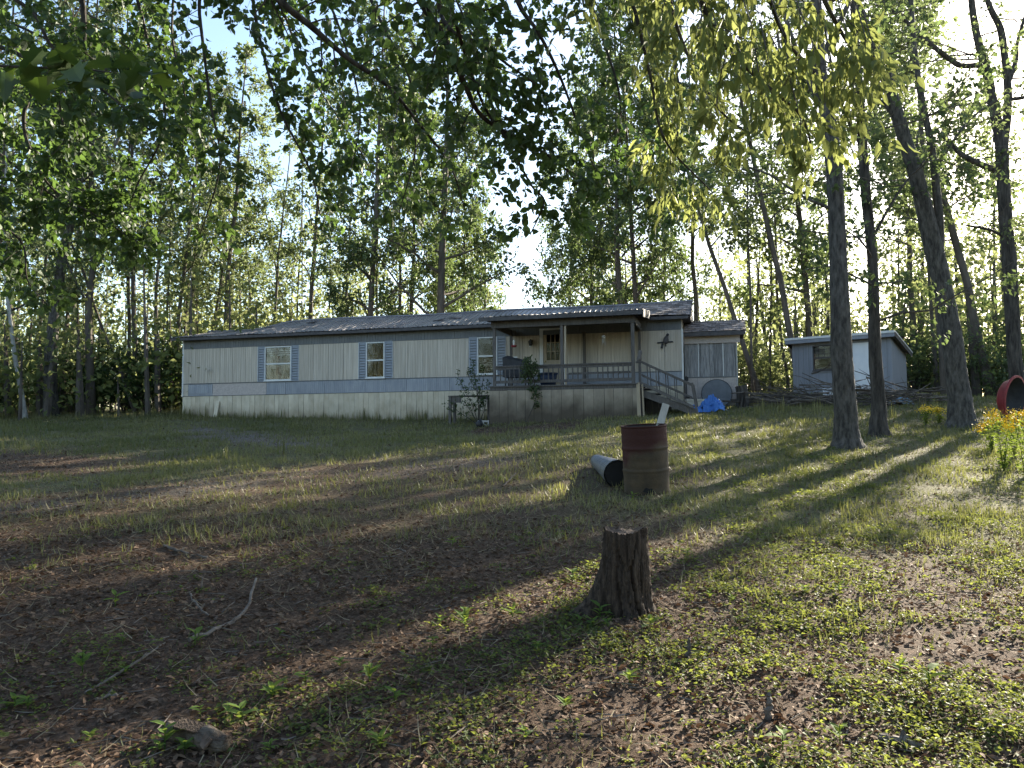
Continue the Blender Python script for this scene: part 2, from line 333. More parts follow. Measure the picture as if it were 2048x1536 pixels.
for nm, val in (('green', gr), ('gravel', gv), ('litter', lt)):
    a_ = gme.attributes.new(nm, 'FLOAT', 'POINT'); a_.data.foreach_set('value', val.astype(np.float32))
def ground_mat():
    m = bpy.data.materials.new('ground_soil'); m.use_nodes = True; n = m.node_tree; N = n.nodes; L = n.links; b = N['Principled BSDF']; b.inputs['Roughness'].default_value = .95; b.inputs['Specular IOR Level'].default_value = .1
    tc = N.new('ShaderNodeTexCoord')
    def noise(s, d=8, r=.65):
        z = N.new('ShaderNodeTexNoise'); z.inputs['Scale'].default_value = s; z.inputs['Detail'].default_value = d; z.inputs['Roughness'].default_value = r; L.new(tc.outputs['Object'], z.inputs['Vector']); return z.outputs[0]
    def ramp(src, *st):
        r = N.new('ShaderNodeValToRGB'); e = r.color_ramp.elements
        while len(e) < len(st): e.new(.5)
        for k, (p, c) in enumerate(st): e[k].position = p; e[k].color = (*c, 1)
        L.new(src, r.inputs[0]); return r.outputs[0]
    def mix(f, a, c):
        x = N.new('ShaderNodeMix'); x.data_type = 'RGBA'; L.new(f, x.inputs[0]); L.new(a, x.inputs[6]); L.new(c, x.inputs[7]); return x.outputs[2]
    def attr(nm):
        a = N.new('ShaderNodeAttribute'); a.attribute_name = nm; return a.outputs['Fac']
    def mul(a, c, k=1.0, add=0.0):
        x = N.new('ShaderNodeMath'); x.operation = 'MULTIPLY'; L.new(a, x.inputs[0]); L.new(c, x.inputs[1])
        y = N.new('ShaderNodeMath'); y.operation = 'MULTIPLY_ADD'; y.use_clamp = True; L.new(x.outputs[0], y.inputs[0]); y.inputs[1].default_value = k; y.inputs[2].default_value = add; return y.outputs[0]
    soil = ramp(noise(34, 8, .75), (.3, (.032, .021, .014)), (.48, (.082, .056, .038)), (.58, (.145, .10, .07)), (.72, (.22, .155, .105)))
    grs = ramp(noise(26, 8, .75), (.3, (.055, .058, .026)), (.5, (.12, .115, .055)), (.7, (.24, .21, .12)))
    grv = ramp(noise(60, 6, .8), (.32, (.075, .062, .048)), (.5, (.16, .138, .112)), (.68, (.28, .25, .215)))
    c = mix(mul(attr('green'), noise(3.5, 6), 2.6, -.35), soil, grs)
    c = mix(mul(attr('gravel'), noise(5, 6), 2.4, -.25), c, grv)
    L.new(c, b.inputs['Base Color'])
    bp = N.new('ShaderNodeBump'); bp.inputs['Strength'].default_value = .8; bp.inputs['Distance'].default_value = .03; L.new(noise(38, 8, .8), bp.inputs['Height']); L.new(bp.outputs[0], b.inputs['Normal'])
    return m
ground = obj('ground', gme, ground_mat()); ground['kind'] = 'structure'

# ------------------------------------------------------------------ mobile home (local x along the front wall, y back, z up from the top of the skirting)
HA = at(366, 793, 32.4); HB = at(1364, 771, 27.0); HYAW = math.atan2(HB[1] - HA[1], HB[0] - HA[0]); HL = 20.6; HW = 4.25
HM = Matrix.Translation(Vector(HA)) @ Matrix.Rotation(HYAW, 4, 'Z')
def H(x, y, z): return np.array(HM @ Vector((x, y, z)))
def hground(x, y): p = H(x, y, 0); return gz1(p[0], p[1]) - HA[2]
home = thing('mobile_home', 'long beige mobile home with grey metal roof and blue shutters', 'mobile home', HA, HYAW)
# core walls with open window holes, floor and ceiling
WIN = [(3.92, 5.14, .57, 1.96), (8.45, 9.24, .57, 1.98), (13.04, 13.82, .59, 2.0)]; DOOR = (15.53, 16.33, .06, 2.18)
mb = MB(); xs = 0.0
for (a, b_, z0, z1) in WIN + [DOOR]:
    mb.box(xs, a, .03, .10, .0, 2.42); mb.box(a, b_, .03, .10, .0, z0); mb.box(a, b_, .03, .10, z1, 2.42); xs = b_
mb.box(xs, HL, .03, .10, .0, 2.42)
part('front_wall', mb, M['siding'], home)
part('back_wall', MB().box(0, HL, HW - .1, HW, -.02, 2.42), M['siding'], home)
for xx in (0, HL - .1): part('end_wall', MB().box(xx + .002, xx + .098, .102, HW - .102, -.02, 2.42), M['siding'], home)
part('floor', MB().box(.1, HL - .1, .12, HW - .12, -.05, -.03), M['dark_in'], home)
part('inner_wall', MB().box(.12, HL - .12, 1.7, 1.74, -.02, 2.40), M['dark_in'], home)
# grooved siding sheets
def siding_mesh(w, z0, z1, t=.022, groove=.1, name='siding_sheet', depth=.007, gw=.012):
    xs_ = [0.0]; ys = [0.0]; x = 0.0; prof = []
    k = max(1, round(w / groove)); g = w / k
    for i in range(k):
        a = i * g; prof += [(a + gw * .5, 0), (a + g - gw * .5, 0), (a + g - gw * .3, depth), (a + g + gw * .3, depth)] if i < k - 1 else [(a + gw * .5, 0), (a + g - .002, 0)]
    prof = [(.002, depth if k > 1 else 0)] + prof
    n = len(prof); v = [(px_, -t + d_, z) for z in (z0, z1) for px_, d_ in prof] + [(px_, .028, z) for z in (z0, z1) for px_ in (prof[0][0], prof[-1][0])]
    f = [(i, i + 1, n + i + 1, n + i) for i in range(n - 1)] + [(2 * n, 0, n, 2 * n + 2), (n - 1, 2 * n + 1, 2 * n + 3, 2 * n - 1), tuple(range(n, 2 * n)) + (2 * n + 3, 2 * n + 2), tuple(range(n - 1, -1, -1)) + (2 * n, 2 * n + 1)]
    m_ = MB(); m_.add(v, f); return m_.mesh(name)
def run(name, me_w, x0, x1, z0, z1, m, groove, parent=home, y=0.0, jit=.004, depth=.007):
    n = max(1, round((x1 - x0) / me_w)); w = (x1 - x0) / n; me = siding_mesh(w - .005, z0, z1, groove=groove, name=name, depth=depth)
    for i in range(n):
        o = part(name, me, m, parent, (x0 + i * w, y + rnd.uniform(-jit, jit), rnd.uniform(-.003, .003))); o.rotation_euler = (0, 0, rnd.uniform(-.002, .002))
for x0, x1 in ((0, 3.60), (5.47, 8.12), (9.60, 12.68), (14.15, 15.45), (16.42, HL)): run('siding_sheet', .61, x0, x1, .535, 1.985, M['siding'], .102)
run('blue_band_sheet', .9, 4.0, 15.45, .015, .50, M['band'], .09); run('blue_band_sheet', .9, 16.42, HL, .015, .50, M['band'], .09)
part('band_board', siding_mesh(1.18, .10, .49, groove=.1), M['band'], home, (.27, 0, 0))
part('band_board', MB().box(.0, .26, -.016, .028, .01, .50), M['siding'], home)
part('band_board', MB().box(.262, 1.46, -.014, .028, .012, .094), M['band'], home)
o = part('particle_board', MB().box(1.465, 3.99, -.018, .028, .01, .50), M['osb'], home); o['label'] = 'bare pinkish particle board patch in the blue band'
part('band_rail', MB().box(0, 15.45, -.034, .02, .502, .53), M['frieze'], home); part('band_rail', MB().box(16.42, HL, -.034, .02, .502, .53), M['frieze'], home)
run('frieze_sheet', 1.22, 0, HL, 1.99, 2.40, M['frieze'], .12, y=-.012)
part('corner_trim', MB().box(-.04, .03, -.035, .06, -.02, 2.40), M['trim_white'], home); part('corner_trim', MB().box(HL - .01, HL + .05, -.04, .06, -.02, 2.02), M['trim_white'], home)
# skirting boards, each its own
x = 0.0; i = 0; sk_me = {}
while x < 14.2:
    w = rnd.choice((.205, .22, .235)); g = hground(x + w / 2, -.1); key = w
    if key not in sk_me: sk_me[key] = MB().box(.004, w - .004, -.012, .012, -1.0, 0).mesh('skirting_board')
    hgt = -g + .10; o = part('skirting_board', sk_me[key], M['skirt'], home, (x, -.02 + rnd.uniform(-.012, .004), -.006), (rnd.uniform(-.01, .01), rnd.uniform(-.012, .012), 0), (1, 1, hgt)); x += w; i += 1
x = 19.3
while x < HL:
    o = part('skirting_board', sk_me[.22], M['skirt'], home, (x, -.02, -.006), (0, rnd.uniform(-.01, .01), 0), (1, 1, -hground(x, -.1) + .1)); x += .22
part('skirt_rail', MB().box(0, 14.2, -.048, .0, -.012, .012), M['frieze'], home)
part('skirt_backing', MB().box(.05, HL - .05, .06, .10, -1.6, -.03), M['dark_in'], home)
for xx in (.0, HL - .08): part('skirt_end', MB().box(xx, xx + .08, .102, HW, -1.6, -.03), M['skirt'], home)
# a loose skirting board leaning out
p_ = (1.75, -.13, 0)
part('loose_board', MB().box(0, .18, -.012, .012, 0, .72), M['skirt'], home, (1.62, -.20, hground(1.7, -.2) - .02), (-.16, .08, 0))
# windows
def window(par, a, b, z0, z1, y, frame, mid=.49, fw=.045, grid=None, cur='reflection_curtain'):
    w = part('window', MB().box(a, b, y - .045, y + .03, z1 - fw, z1).box(a, b, y - .05, y + .03, z0, z0 + fw).box(a, a + fw, y - .045, y + .03, z0 + fw, z1 - fw).box(b - fw, b, y - .045, y + .03, z0 + fw, z1 - fw), frame, par)
    zm = z0 + (z1 - z0) * mid
    part('sash_rail', MB().box(a + fw, b - fw, y - .035, y + .015, zm - .028, zm + .028), frame, w)
    part('pane', MB().box(a + fw, b - fw, y - .012, y - .006, zm + .028, z1 - fw), M['glass'], w); part('pane', MB().box(a + fw, b - fw, y - .006, y - .001, z0 + fw, zm - .028), M['glass'], w)
    part('sill', MB().box(a - .03, b + .03, y - .075, y - .046, z0 - .035, z0), frame, w)
    if grid:
        g = MB()
        for k in range(1, grid[0]): xx = a + (b - a) * k / grid[0]; g.box(xx - .008, xx + .008, y - .03, y - .013, zm + .028, z1 - fw)
        for k in range(1, grid[1]): zz = zm + (z1 - zm) * k / grid[1]; g.box(a + fw, b - fw, y - .028, y - .013, zz - .008, zz + .008)
        part('window_bars', g, M['fascia_dark'], w)
    return w
def reflection_drape(par, a, b, z0, z1, y, m, seed):  # folded sheet behind the panes, put in for the reflected trees
    n = 40; g = np.random.default_rng(seed); xs = np.linspace(a, b, n); ph = g.uniform(0, 6, 3)
    yy = y + .025 * np.sin(xs * 42 + ph[0]) + .02 * np.sin(xs * 19 + ph[1]); v = []
    for z in (z0, (z0 + z1) / 2, z1): v += [(xs[i], yy[i] + .01 * g.normal(), z) for i in range(n)]
    f = [(r * n + i, r * n + i + 1, (r + 1) * n + i + 1, (r + 1) * n + i) for r in range(2) for i in range(n - 1)]
    part('reflection_curtain', MB().add(v, f), m, par, smooth=True)
for k, (a, b, z0, z1) in enumerate(WIN):
    w = window(home, a, b, z0, z1, -.01, M['trim_white'])
    if k == 0:
        reflection_drape(w, a, a + .5, z0, z1, .14, M['reflection_curtain'], 1); reflection_drape(w, b - .45, b, z0, z1, .14, M['reflection_curtain'], 2)
        bl = MB()
        for q in range(4): bl.box(a + .05, b - .05, .07, .10, z1 - .1 - q * .085, z1 - .07 - q * .085)
        part('blind', bl, M['trim_white'], w)
    elif k == 1: reflection_drape(w, a, b, z0 + .05, z1, .16, M['reflection_curtain'], 3)
    # louvred shutters
    for sa, sb in ((a - .32, a - .01), (b + .01, b + .33)):
        s = part('shutter', MB().box(sa, sa + .03, -.05, -.0225, z0 - .03, z1 + .02).box(sb - .03, sb, -.05, -.0225, z0 - .03, z1 + .02).box(sa + .03, sb - .03, -.05, -.0225, z1 - .01, z1 + .02).box(sa + .03, sb - .03, -.05, -.0225, z0 - .03, z0).box(sa + .03, sb - .03, -.030, -.0225, z0, z1 - .01), M['shutter'], home)
        sm = MB().box(0, sb - sa - .064, -.022, .0, 0, .012).mesh('slat'); nz_ = 13
        for q in range(nz_): part('slat', sm, M['shutter'], s, (sa + .032, -.031, z0 + .02 + q * (z1 - z0 - .04) / nz_), (R(-38), 0, 0), (1, 2.6, 1))
    part('wall_strip', MB().box(a - .34, a - .325, -.04, .02, z0 - .03, 1.985), M['trim_white'], home); part('wall_strip', MB().box(b + .335, b + .35, -.04, .02, z0 - .03, 1.985), M['trim_white'], home)
# front door
d = part('door', MB().box(15.60, 16.26, -.02, .03, .06, 1.05).box(15.60, 15.72, -.02, .03, 1.05, 2.10).box(16.20, 16.26, -.02, .03, 1.05, 2.10).box(15.72, 16.20, -.02, .03, 2.02, 2.10), M['door_wood'], home)
part('panel', MB().box(15.70, 16.17, -.034, -.021, .2, .9), M['door_wood'], d)
gb = MB()
for k in range(1, 3): gb.box(15.72 + k * .16 - .012, 15.72 + k * .16 + .012, -.03, .01, 1.05, 2.02)
for k in range(1, 3):
    for q in range(3): gb.box(15.735 + q * .16, 15.735 + q * .16 + .134, -.028, .01, 1.05 + k * .323 - .012, 1.05 + k * .323 + .012)
part('glazing_bars', gb, M['door_wood'], d)
for q in range(3):
    for k in range(3): part('pane', MB().box(15.72 + q * .16 + .013, 15.72 + (q + 1) * .16 - .013, .012, .016, 1.05 + k * .323 + .013, 1.05 + (k + 1) * .323 - .013), M['glass'], d)
part('door_knob', MB().lathe([(0, .06), (.025, .055), (.035, .03), (.02, .01), (.02, 0)], 12, Matrix.Translation((15.66, -.02, 1.0)) @ Matrix.Rotation(R(90), 4, 'X')), M['brass'], d, smooth=True)
part('door_frame', MB().box(15.46, 15.595, -.05, .03, .04, 2.16).box(16.265, 16.41, -.05, .03, .04, 2.16).box(15.46, 16.41, -.055, .03, 2.162, 2.23), M['trim_white'], home)
# roof: ribbed metal sheets on both slopes, sagging at the left end, shingles at the right end
OV = .32; RIDGE = HW / 2; EZ = 2.44
def ridge_z(x): return 3.26 - .30 * (1 / (1 + math.exp((x - 2.9) / .35))) - .02 * math.sin(x * .8)
def roof_pt(x, s, side=1, lift=0.0):
    """s runs 0 at the eave to 1 at the ridge"""
    y = -OV + s * (RIDGE + OV); z = EZ + .012 * math.sin(x * 2.3) + s * (ridge_z(x) - EZ) - .02 * math.sin(s * math.pi)
    if side < 0: y = HW - y
    return (x, y, z + lift)
def metal_sheet(x0, x1, side=1, s0=0, s1=1.0, sub=4, rib=.2):
    n = max(2, round((x1 - x0) / rib)); xs_ = []
    for i in range(n):
        a = x0 + (x1 - x0) * i / n; b = x0 + (x1 - x0) * (i + 1) / n; w = b - a
        xs_ += [(a, 0), (a + w * .70, 0), (a + w * .78, .028), (a + w * .90, .028)]
    xs_ += [(x1, 0)]; v = []
    for k in range(sub + 1):
        s = s0 + (s1 - s0) * k / sub
        for (x, l) in xs_: v.append(roof_pt(x, s, side, .03 + l))
    m_ = len(xs_); f = [(k * m_ + i, k * m_ + i + 1, (k + 1) * m_ + i + 1, (k + 1) * m_ + i) for k in range(sub) for i in range(m_ - 1)]
    nv = len(v); v2 = [(a, b, c - .006) for a, b, c in v]; f2 = [tuple(nv + q for q in reversed(t)) for t in f]
    edge = [(i, nv + i, nv + i + 1, i + 1) for i in range(m_ - 1)] + [(k * m_, (k + 1) * m_, nv + (k + 1) * m_, nv + k * m_) for k in range(sub)]
    return MB().add(v + v2, f + f2 + edge)
x = -.42
while x < 18.9:
    x1 = min(x + .8, 18.95); part('roof_sheet', metal_sheet(x, x1 - .004), M['roof_metal'], home); x += .8
x = -.42
while x < HL + .2:
    part('roof_sheet', metal_sheet(x, min(x + 1.6, HL + .3) - .004, -1, rib=.4), M['roof_metal'], home); x += 1.6
mb = MB(); xs_ = np.linspace(-.42, HL + .35, 40)
mb.tube([(x, RIDGE, ridge_z(x) + .055) for x in xs_], .05, 6); part('ridge_cap', mb, M['roof_metal'], home)
# deck under the sheets (so no light leaks), gable ends, eave board
mb = MB(); xs_ = np.linspace(-.38, HL + .3, 30); v = []
for x in xs_: v += [roof_pt(x, 0, 1, -.02), roof_pt(x, 1, 1, -.02), roof_pt(x, 0, -1, -.02)]
f = []
for i in range(29): a = i * 3; f += [(a, a + 1, a + 4, a + 3), (a + 1, a + 2, a + 5, a + 4), (a, a + 3, a + 5, a + 2)]
f += [(0, 2, 1), (87, 88, 89)]; mb.add(v, f); part('roof_deck', mb, M['fascia_dark'], home)
part('eave_board', MB().box(-.38, HL + .25, -OV - .02, -OV + .01, EZ - .11, EZ - .005), M['fascia_dark'], home)
part('soffit', MB().box(-.36, HL + .2, -OV + .012, .02, EZ - .055, EZ - .03), M['frieze'], home)
for xx in (0.02, HL - .06):
    zr = ridge_z(xx) - .06; part('gable_end', MB().add([(xx, .12, 2.40), (xx, HW - .12, 2.40), (xx, RIDGE, zr), (xx + .04, .12, 2.40), (xx + .04, HW - .12, 2.40), (xx + .04, RIDGE, zr)], [(0, 1, 2), (3, 5, 4), (0, 2, 5, 3), (1, 4, 5, 2), (0, 3, 4, 1)]), M['frieze'], home)
# shingle tabs at the right end
def shingles(par, fn, x0, x1, rows, w, m, jit=.01, curl=.02):
    base = MB().box(0, w - .012, -.0, .012, 0, 1)
    for r in range(rows):
        s0 = r / rows; s1 = (r + 1.25) / rows; off = (r % 2) * w / 2; x = x0 - off; 
        while x < x1 - .02:
            a = max(x, x0); b = min(x + w - .014, x1)
            if b - a > .05:
                j = rnd.uniform(-jit, jit); c = rnd.uniform(0, curl)
                q0 = np.array(fn(a, s0 + j * .3)); q1 = np.array(fn(b, s0 + j * .3 + rnd.uniform(-.015, .015))); q2 = np.array(fn(b, min(s1, 1.0))); q3 = np.array(fn(a, min(s1, 1.0)))
                up = np.array([0, 0, 1.0]); v = [q0 + up * (.052 + c), q1 + up * (.052 + rnd.uniform(0, curl)), q2 + up * .036, q3 + up * .036]
                v += [t_ - up * .014 for t_ in v]
                part('shingle', MB().add(v, np.array([(0, 1, 2, 3), (7, 6, 5, 4), (0, 4, 5, 1), (1, 5, 6, 2), (2, 6, 7, 3), (3, 7, 4, 0)])), m, par)
            x += w
shingles(home, lambda x, s: roof_pt(x, s, 1, 0), 18.96, HL + .32, 7, .30, M['shingle'])
part('roof_edge', MB().bar(roof_pt(HL + .32, -.02, 1, .0), roof_pt(HL + .32, 1, 1, .0), .03, .10), M['fascia_dark'], home)
part('roof_edge', MB().bar(roof_pt(-.42, -.02, 1, .0), roof_pt(-.42, 1, 1, .0), .03, .06), M['fascia_dark'], home)
# electrical mast behind the ridge
ms = part('mast', MB().tube([(15.3, 2.6, 2.9), (15.3, 2.6, 3.62)], .045, 10), M['metal_dark'], home)
part('insulator', MB().lathe([(0, .2), (.02, .19), (.035, .1), (.06, .06), (.06, .03), (.02, 0)], 10, Matrix.Translation((15.02, 2.6, 3.42))).tube([(15.02, 2.6, 3.45), (15.3, 2.6, 3.45)], .012, 6), M['metal_dark'], ms)
# loose patches on the roof
for (px_, s_) in ((11.2, .45), (11.8, .55), (3.3, .62), (5.1, .8)):
    q = roof_pt(px_, s_, 1, .07); part('roof_patch', MB().box(-.22, .22, -.12, .12, -.012, .012), M['fascia_dark'], home, q, (R(18), rnd.uniform(-.1, .1), rnd.uniform(-.4, .4)))

# ------------------------------------------------------------------ covered porch (same local frame as the home)
porch = thing('covered_porch', 'dark weathered wooden porch with metal roof, railing and side steps', 'porch', HA, HYAW)
PX0, PX1, PN = 14.28, 19.26, -2.4
PW = M['porch_wood']
for y0 in np.arange(PN, -.16, .15): part('deck_board', MB().box(PX0, PX1, y0, y0 + .143, -.04, .0), PW, porch)
part('rim_joist', MB().box(PX0 - .01, PX1 + .01, PN - .05, PN - .006, -.16, -.006), PW, porch)
# skirt boards of the porch front and sides
x = PX0 - .03; wds = [.36, .30, .30, .31, .30, .27, .32, .36, .40, .34, .33, .36, .30, .31, .30, .22]; k = 0
while x < PX1:
    w = min(wds[k % len(wds)], PX1 + .02 - x); h = -hground(x + w / 2, PN - .06) + .06
    if w > .05: part('skirt_board', MB().box(.004, w - .004, -.012, .012, -h + .17, 0), M['porch_skirt'], porch, (x, PN - .068 + rnd.uniform(-.008, .004), -.17), (rnd.uniform(-.006, .006), rnd.uniform(-.006, .006), 0))
    x += w; k += 1
part('skirt_cap', MB().box(PX0 - .05, PX1 + .03, PN - .10, PN - .052, -.05, -.012), PW, porch)
for xx in (PX0 - .02, PX1 - .06):
    for q, y0 in enumerate(np.arange(PN, -.1, .3)):
        part('skirt_board', MB().box(0, .024, .004, .296, hground(xx, y0) - .1, -.05), M['porch_skirt'], porch, (xx, y0, 0))
o = part('corner_post', MB().box(0, .11, 0, .11, 0, 1), M['door_wood'], porch, (PX1 + .005, PN - .09, hground(PX1, PN) - .05), (0, R(-1.0), 0), (1, 1, -hground(PX1, PN) + .05)); o['label'] = 'pale new wooden post at the porch corner'
part('corner_post', MB().box(0, .05, 0, .09, 0, 1), M['door_wood'], porch, (PX1 + .18, PN - .02, hground(PX1, PN) - .05), (0, R(-2.0), 0), (1, 1, -hground(PX1, PN) + .0))
# roof posts
for xx, yy, w in ((14.40, PN + .05, .09), (16.77, PN + .05, .10), (19.14, PN + .05, .11), (14.42, -.22, .09), (19.14, -.22, .09), (17.15, -.16, .1)):
    part('roof_post', MB().box(xx - w / 2, xx + w / 2, yy - w / 2, yy + w / 2, 0, 2.02), PW, porch)
part('roof_post', MB().box(16.86, 16.92, PN + .02, PN + .08, 0, 1.98), M['door_wood'], porch)
# beam and roof
part('beam', MB().box(14.30, 19.24, PN - .02, PN + .02, 1.99, 2.22).box(14.30, 19.24, PN + .08, PN + .12, 1.99, 2.22), PW, porch)
for xx in (14.36, 19.16): part('side_beam', MB().box(xx, xx + .05, PN + .13, -.06, 2.0, 2.22), PW, porch)
P0, P1, PE = 13.96, 19.53, -2.72
def proof(x, s, lift=0.0):
    y = PE + s * (-.30 - PE); z = 2.33 + s * .28 + .01 * math.sin(x * 3) - .05 * (x - P0) / 5.6 * (1 - s) * 0; return (x, y, z + lift)
for xx in np.arange(P0 + .3, P1, .61): part('rafter', MB().bar(proof(xx, .02, -.09), proof(xx, 1.0, -.09), .04, .11), PW, porch)
def psheet(x0, x1):
    n = 4; xs_ = []
    for i in range(n):
        a = x0 + (x1 - x0) * i / n; w = (x1 - x0) / n; xs_ += [(a, 0), (a + w * .7, 0), (a + w * .78, .026), (a + w * .9, .026)]
    xs_ += [(x1, 0)]; m_ = len(xs_); v = [proof(x, s, .02 + l + dz) for dz in (0, -.006) for s in (0, .5, 1) for x, l in xs_]; f = []
    for k in range(2):
        for i in range(m_ - 1): f += [(k * m_ + i, k * m_ + i + 1, (k + 1) * m_ + i + 1, (k + 1) * m_ + i), (3 * m_ + (k + 1) * m_ + i, 3 * m_ + (k + 1) * m_ + i + 1, 3 * m_ + k * m_ + i + 1, 3 * m_ + k * m_ + i)]
    f += [(i, 3 * m_ + i, 3 * m_ + i + 1, i + 1) for i in range(m_ - 1)]; return MB().add(v, f)
xx = P0
while xx < P1 - .1: part('roof_sheet', psheet(xx, min(xx + .8, P1) - .004), M['roof_metal'], porch); xx += .8
part('roof_underlay', MB().add([proof(x, s, d) for d in (.012, -.03) for s in (0.01, 1) for x in (P0 + .02, P1 - .02)], np.array([(0, 1, 3, 2), (4, 6, 7, 5), (0, 4, 5, 1), (2, 3, 7, 6), (0, 2, 6, 4), (1, 5, 7, 3)])), M['fascia_dark'], porch)
part('leak_stop_board', MB().box(P0, P1, -.36, -.30, 2.40, 2.60), M['fascia_dark'], porch)  # added board that stops sky light leaking in behind the porch roof
part('fascia', MB().box(P0, P1, PE - .02, PE + .012, 2.20, 2.33), M['fascia_dark'], porch)
part('fascia', MB().bar(proof(P1 - .01, -.01, -.10), proof(P1 - .01, 1, -.10), .035, .26), M['fascia_dark'], porch)
# front railing
part('top_rail', MB().bar((14.44, PN + .03, .665), (19.10, PN + .03, .665), .11, .045), PW, porch); part('rail', MB().bar((14.44, PN + .03, .60), (19.10, PN + .03, .60), .045, .09), PW, porch)
part('bottom_rail', MB().bar((14.44, PN + .03, .13), (19.10, PN + .03, .13), .05, .10), PW, porch)
bm_ = MB().box(-.017, .017, -.017, .017, .17, .565).mesh('baluster')
x = 14.62; k = 0
while x < 19.05:
    if k not in (5, 6, 7, 19): part('baluster', bm_, PW, porch, (x, PN + .03, 0), (rnd.uniform(-.02, .02), rnd.uniform(-.03, .03), 0))
    x += .168; k += 1
part('mid_board', MB().bar((17.0, PN + .055, .36), (19.05, PN + .06, .37), .02, .07), PW, porch)
# steps at the right side with sloping rails
SX0, SY0, SY1 = PX1 + .1, PN + .1, PN + 1.15; nst = 6; gs = hground(PX1 + 1.75, PN + .5); rise = -gs / (nst + .2); run_ = .29
for k in range(nst):
    zt = -(k + 1) * rise; part('tread', MB().box(SX0 + k * run_, SX0 + k * run_ + .30, SY0, SY1, zt - .04, zt), PW, porch)
for yy in (SY0 + .02, SY1 - .06):
    part('stringer', MB().bar((SX0, yy + .02, -rise - .15), (SX0 + nst * run_, yy + .02, gs + .03), .045, .22), PW, porch)
for yy in (SY0 - .03, SY1 + .03):
    a = (SX0 - .03, yy, .74); e_ = (SX0 + nst * run_ - .1, yy, gs + .93)
    part('hand_rail', MB().bar(a, e_, .09, .045), PW, porch); part('hand_rail', MB().bar((a[0], yy, .30), (e_[0], yy, e_[2] - .42), .035, .05), PW, porch); part('hand_rail', MB().bar((a[0], yy, .02), (e_[0] + .05, yy, e_[2] - .74), .04, .09), PW, porch)
    part('newel', MB().bar((e_[0], yy, e_[2] + .05), (e_[0] + .16, yy, gs - .08), .08, .08, (0, 1, 0)), PW, porch)
    for t in (.15, .32, .5, .67, .84):
        p0 = np.array(a) * (1 - t) + np.array(e_) * t; part('baluster', MB().bar(p0, p0 + np.array([.03, 0, -.74]), .03, .03, (0, 1, 0)), PW, porch)
part('stair_skirt', MB().box(SX0 - .02, SX0 + .02, SY0, SY1, gs - .1, -.2), M['fascia_dark'], porch)
for k, x0 in enumerate(np.arange(SX0 + .05, SX0 + 1.45, .22)):   # dark boards closing the side under the stairs
    zt = -rise - .2 - (x0 - SX0) * (rise / run_); part('side_board', MB().box(x0, x0 + .21, SY1 + .1, SY1 + .12, hground(x0, SY1) - .08, zt), PW, porch)

def H3(x, y, z): return tuple(H(x, y, z))
# things on and around the porch
def hthing(name, label, cat, x, y, z, rz=0): return thing(name, label, cat, H(x, y, z), HYAW + rz)
t = hthing('wall_lantern', 'small black carriage lantern on the porch wall left of the door', 'lantern', 15.15, -.03, 1.72)
part('back_plate', MB().box(-.05, .05, -.02, 0, -.08, .1), M['metal_dark'], t); part('arm', MB().tube([(0, -.01, .06), (0, -.08, .12), (0, -.14, .1)], .012, 6), M['metal_dark'], t)
part('lamp_body', MB().lathe([(0, .12), (.05, .08), (.09, .04), (.075, -.02), (.055, -.13), (.0, -.15)], 6, Matrix.Translation((0, -.14, .0))), M['metal_dark'], t); part('glass', MB().lathe([(.06, -.02), (.045, -.125)], 6, Matrix.Translation((0, -.14, -.045))), M['trim_white'], t)
t = hthing('wall_ornament', 'dark metal bird ornament on the beige wall right of the porch', 'ornament', 20.02, -.03, 1.6)
part('wing', MB().add([(-.28, -.02, -.03), (.26, -.02, .0), (.30, -.02, -.06), (-.26, -.02, -.08), (-.28, .01, -.03), (.26, .01, .0), (.30, .01, -.06), (-.26, .01, -.08)], np.array([(0, 1, 2, 3), (7, 6, 5, 4), (0, 4, 5, 1), (1, 5, 6, 2), (2, 6, 7, 3), (3, 7, 4, 0)])), M['metal_dark'], t)
part('body', MB().lathe([(0, .24), (.05, .2), (.09, .1), (.1, 0), (.06, -.06), (0, -.08)], 10, Matrix.Translation((.02, -.05, -.03)) @ Matrix.Rotation(.3, 4, 'Y') @ Matrix.Diagonal((1, .4, 1, 1))), M['fascia_dark'], t, smooth=True)
part('head', MB().lathe([(0, .07), (.04, .05), (.05, 0), (0, -.05)], 8, Matrix.Translation((.1, -.05, .2))), M['metal_dark'], t, smooth=True)
part('tail', MB().bar((-.08, -.03, -.08), (-.12, -.03, -.26), .07, .02, (0, 1, 0)).bar((.02, -.03, -.08), (.03, -.03, -.2), .04, .02, (0, 1, 0)), M['metal_dark'], t)
t = hthing('hanging_feeder', 'red hanging feeder on a wire under the porch roof near the left window', 'feeder', 14.95, PN + .6, 1.45)
part('wire', MB().tube([(0, 0, .2), (0, 0, .70)], .006, 4), M['metal_dark'], t); part('bottle', MB().lathe([(0, .2), (.035, .18), (.045, .1), (.035, .0)], 10), M['trim_white'], t, smooth=True); part('tray', MB().lathe([(0, .01), (.09, 0), (.11, -.03), (.07, -.07), (0, -.08)], 12), M['red'], t, smooth=True)
t = hthing('hanging_chime', 'pale hanging ornament in front of the shaded porch wall', 'wind chime', 18.05, PN + .9, 1.62)
part('wire', MB().tube([(0, 0, .18), (0, 0, .58)], .006, 4), M['metal_dark'], t); part('ring', MB().lathe([(.0, .1), (.05, .08), (.07, .03), (.05, -.02), (0, -.03)], 10), M['plank'], t, smooth=True); part('tube', MB().tube([(-.04, 0, -.03), (-.05, 0, -.22)], .012, 6).tube([(.04, 0, -.03), (.06, 0, -.26)], .012, 6).tube([(0, -.04, -.03), (0, -.04, -.19)], .012, 6), M['plank'], t)
t = hthing('plastic_tub', 'dark blue plastic tub standing on the porch floor by the door', 'tub', 16.05, -1.3, .0)
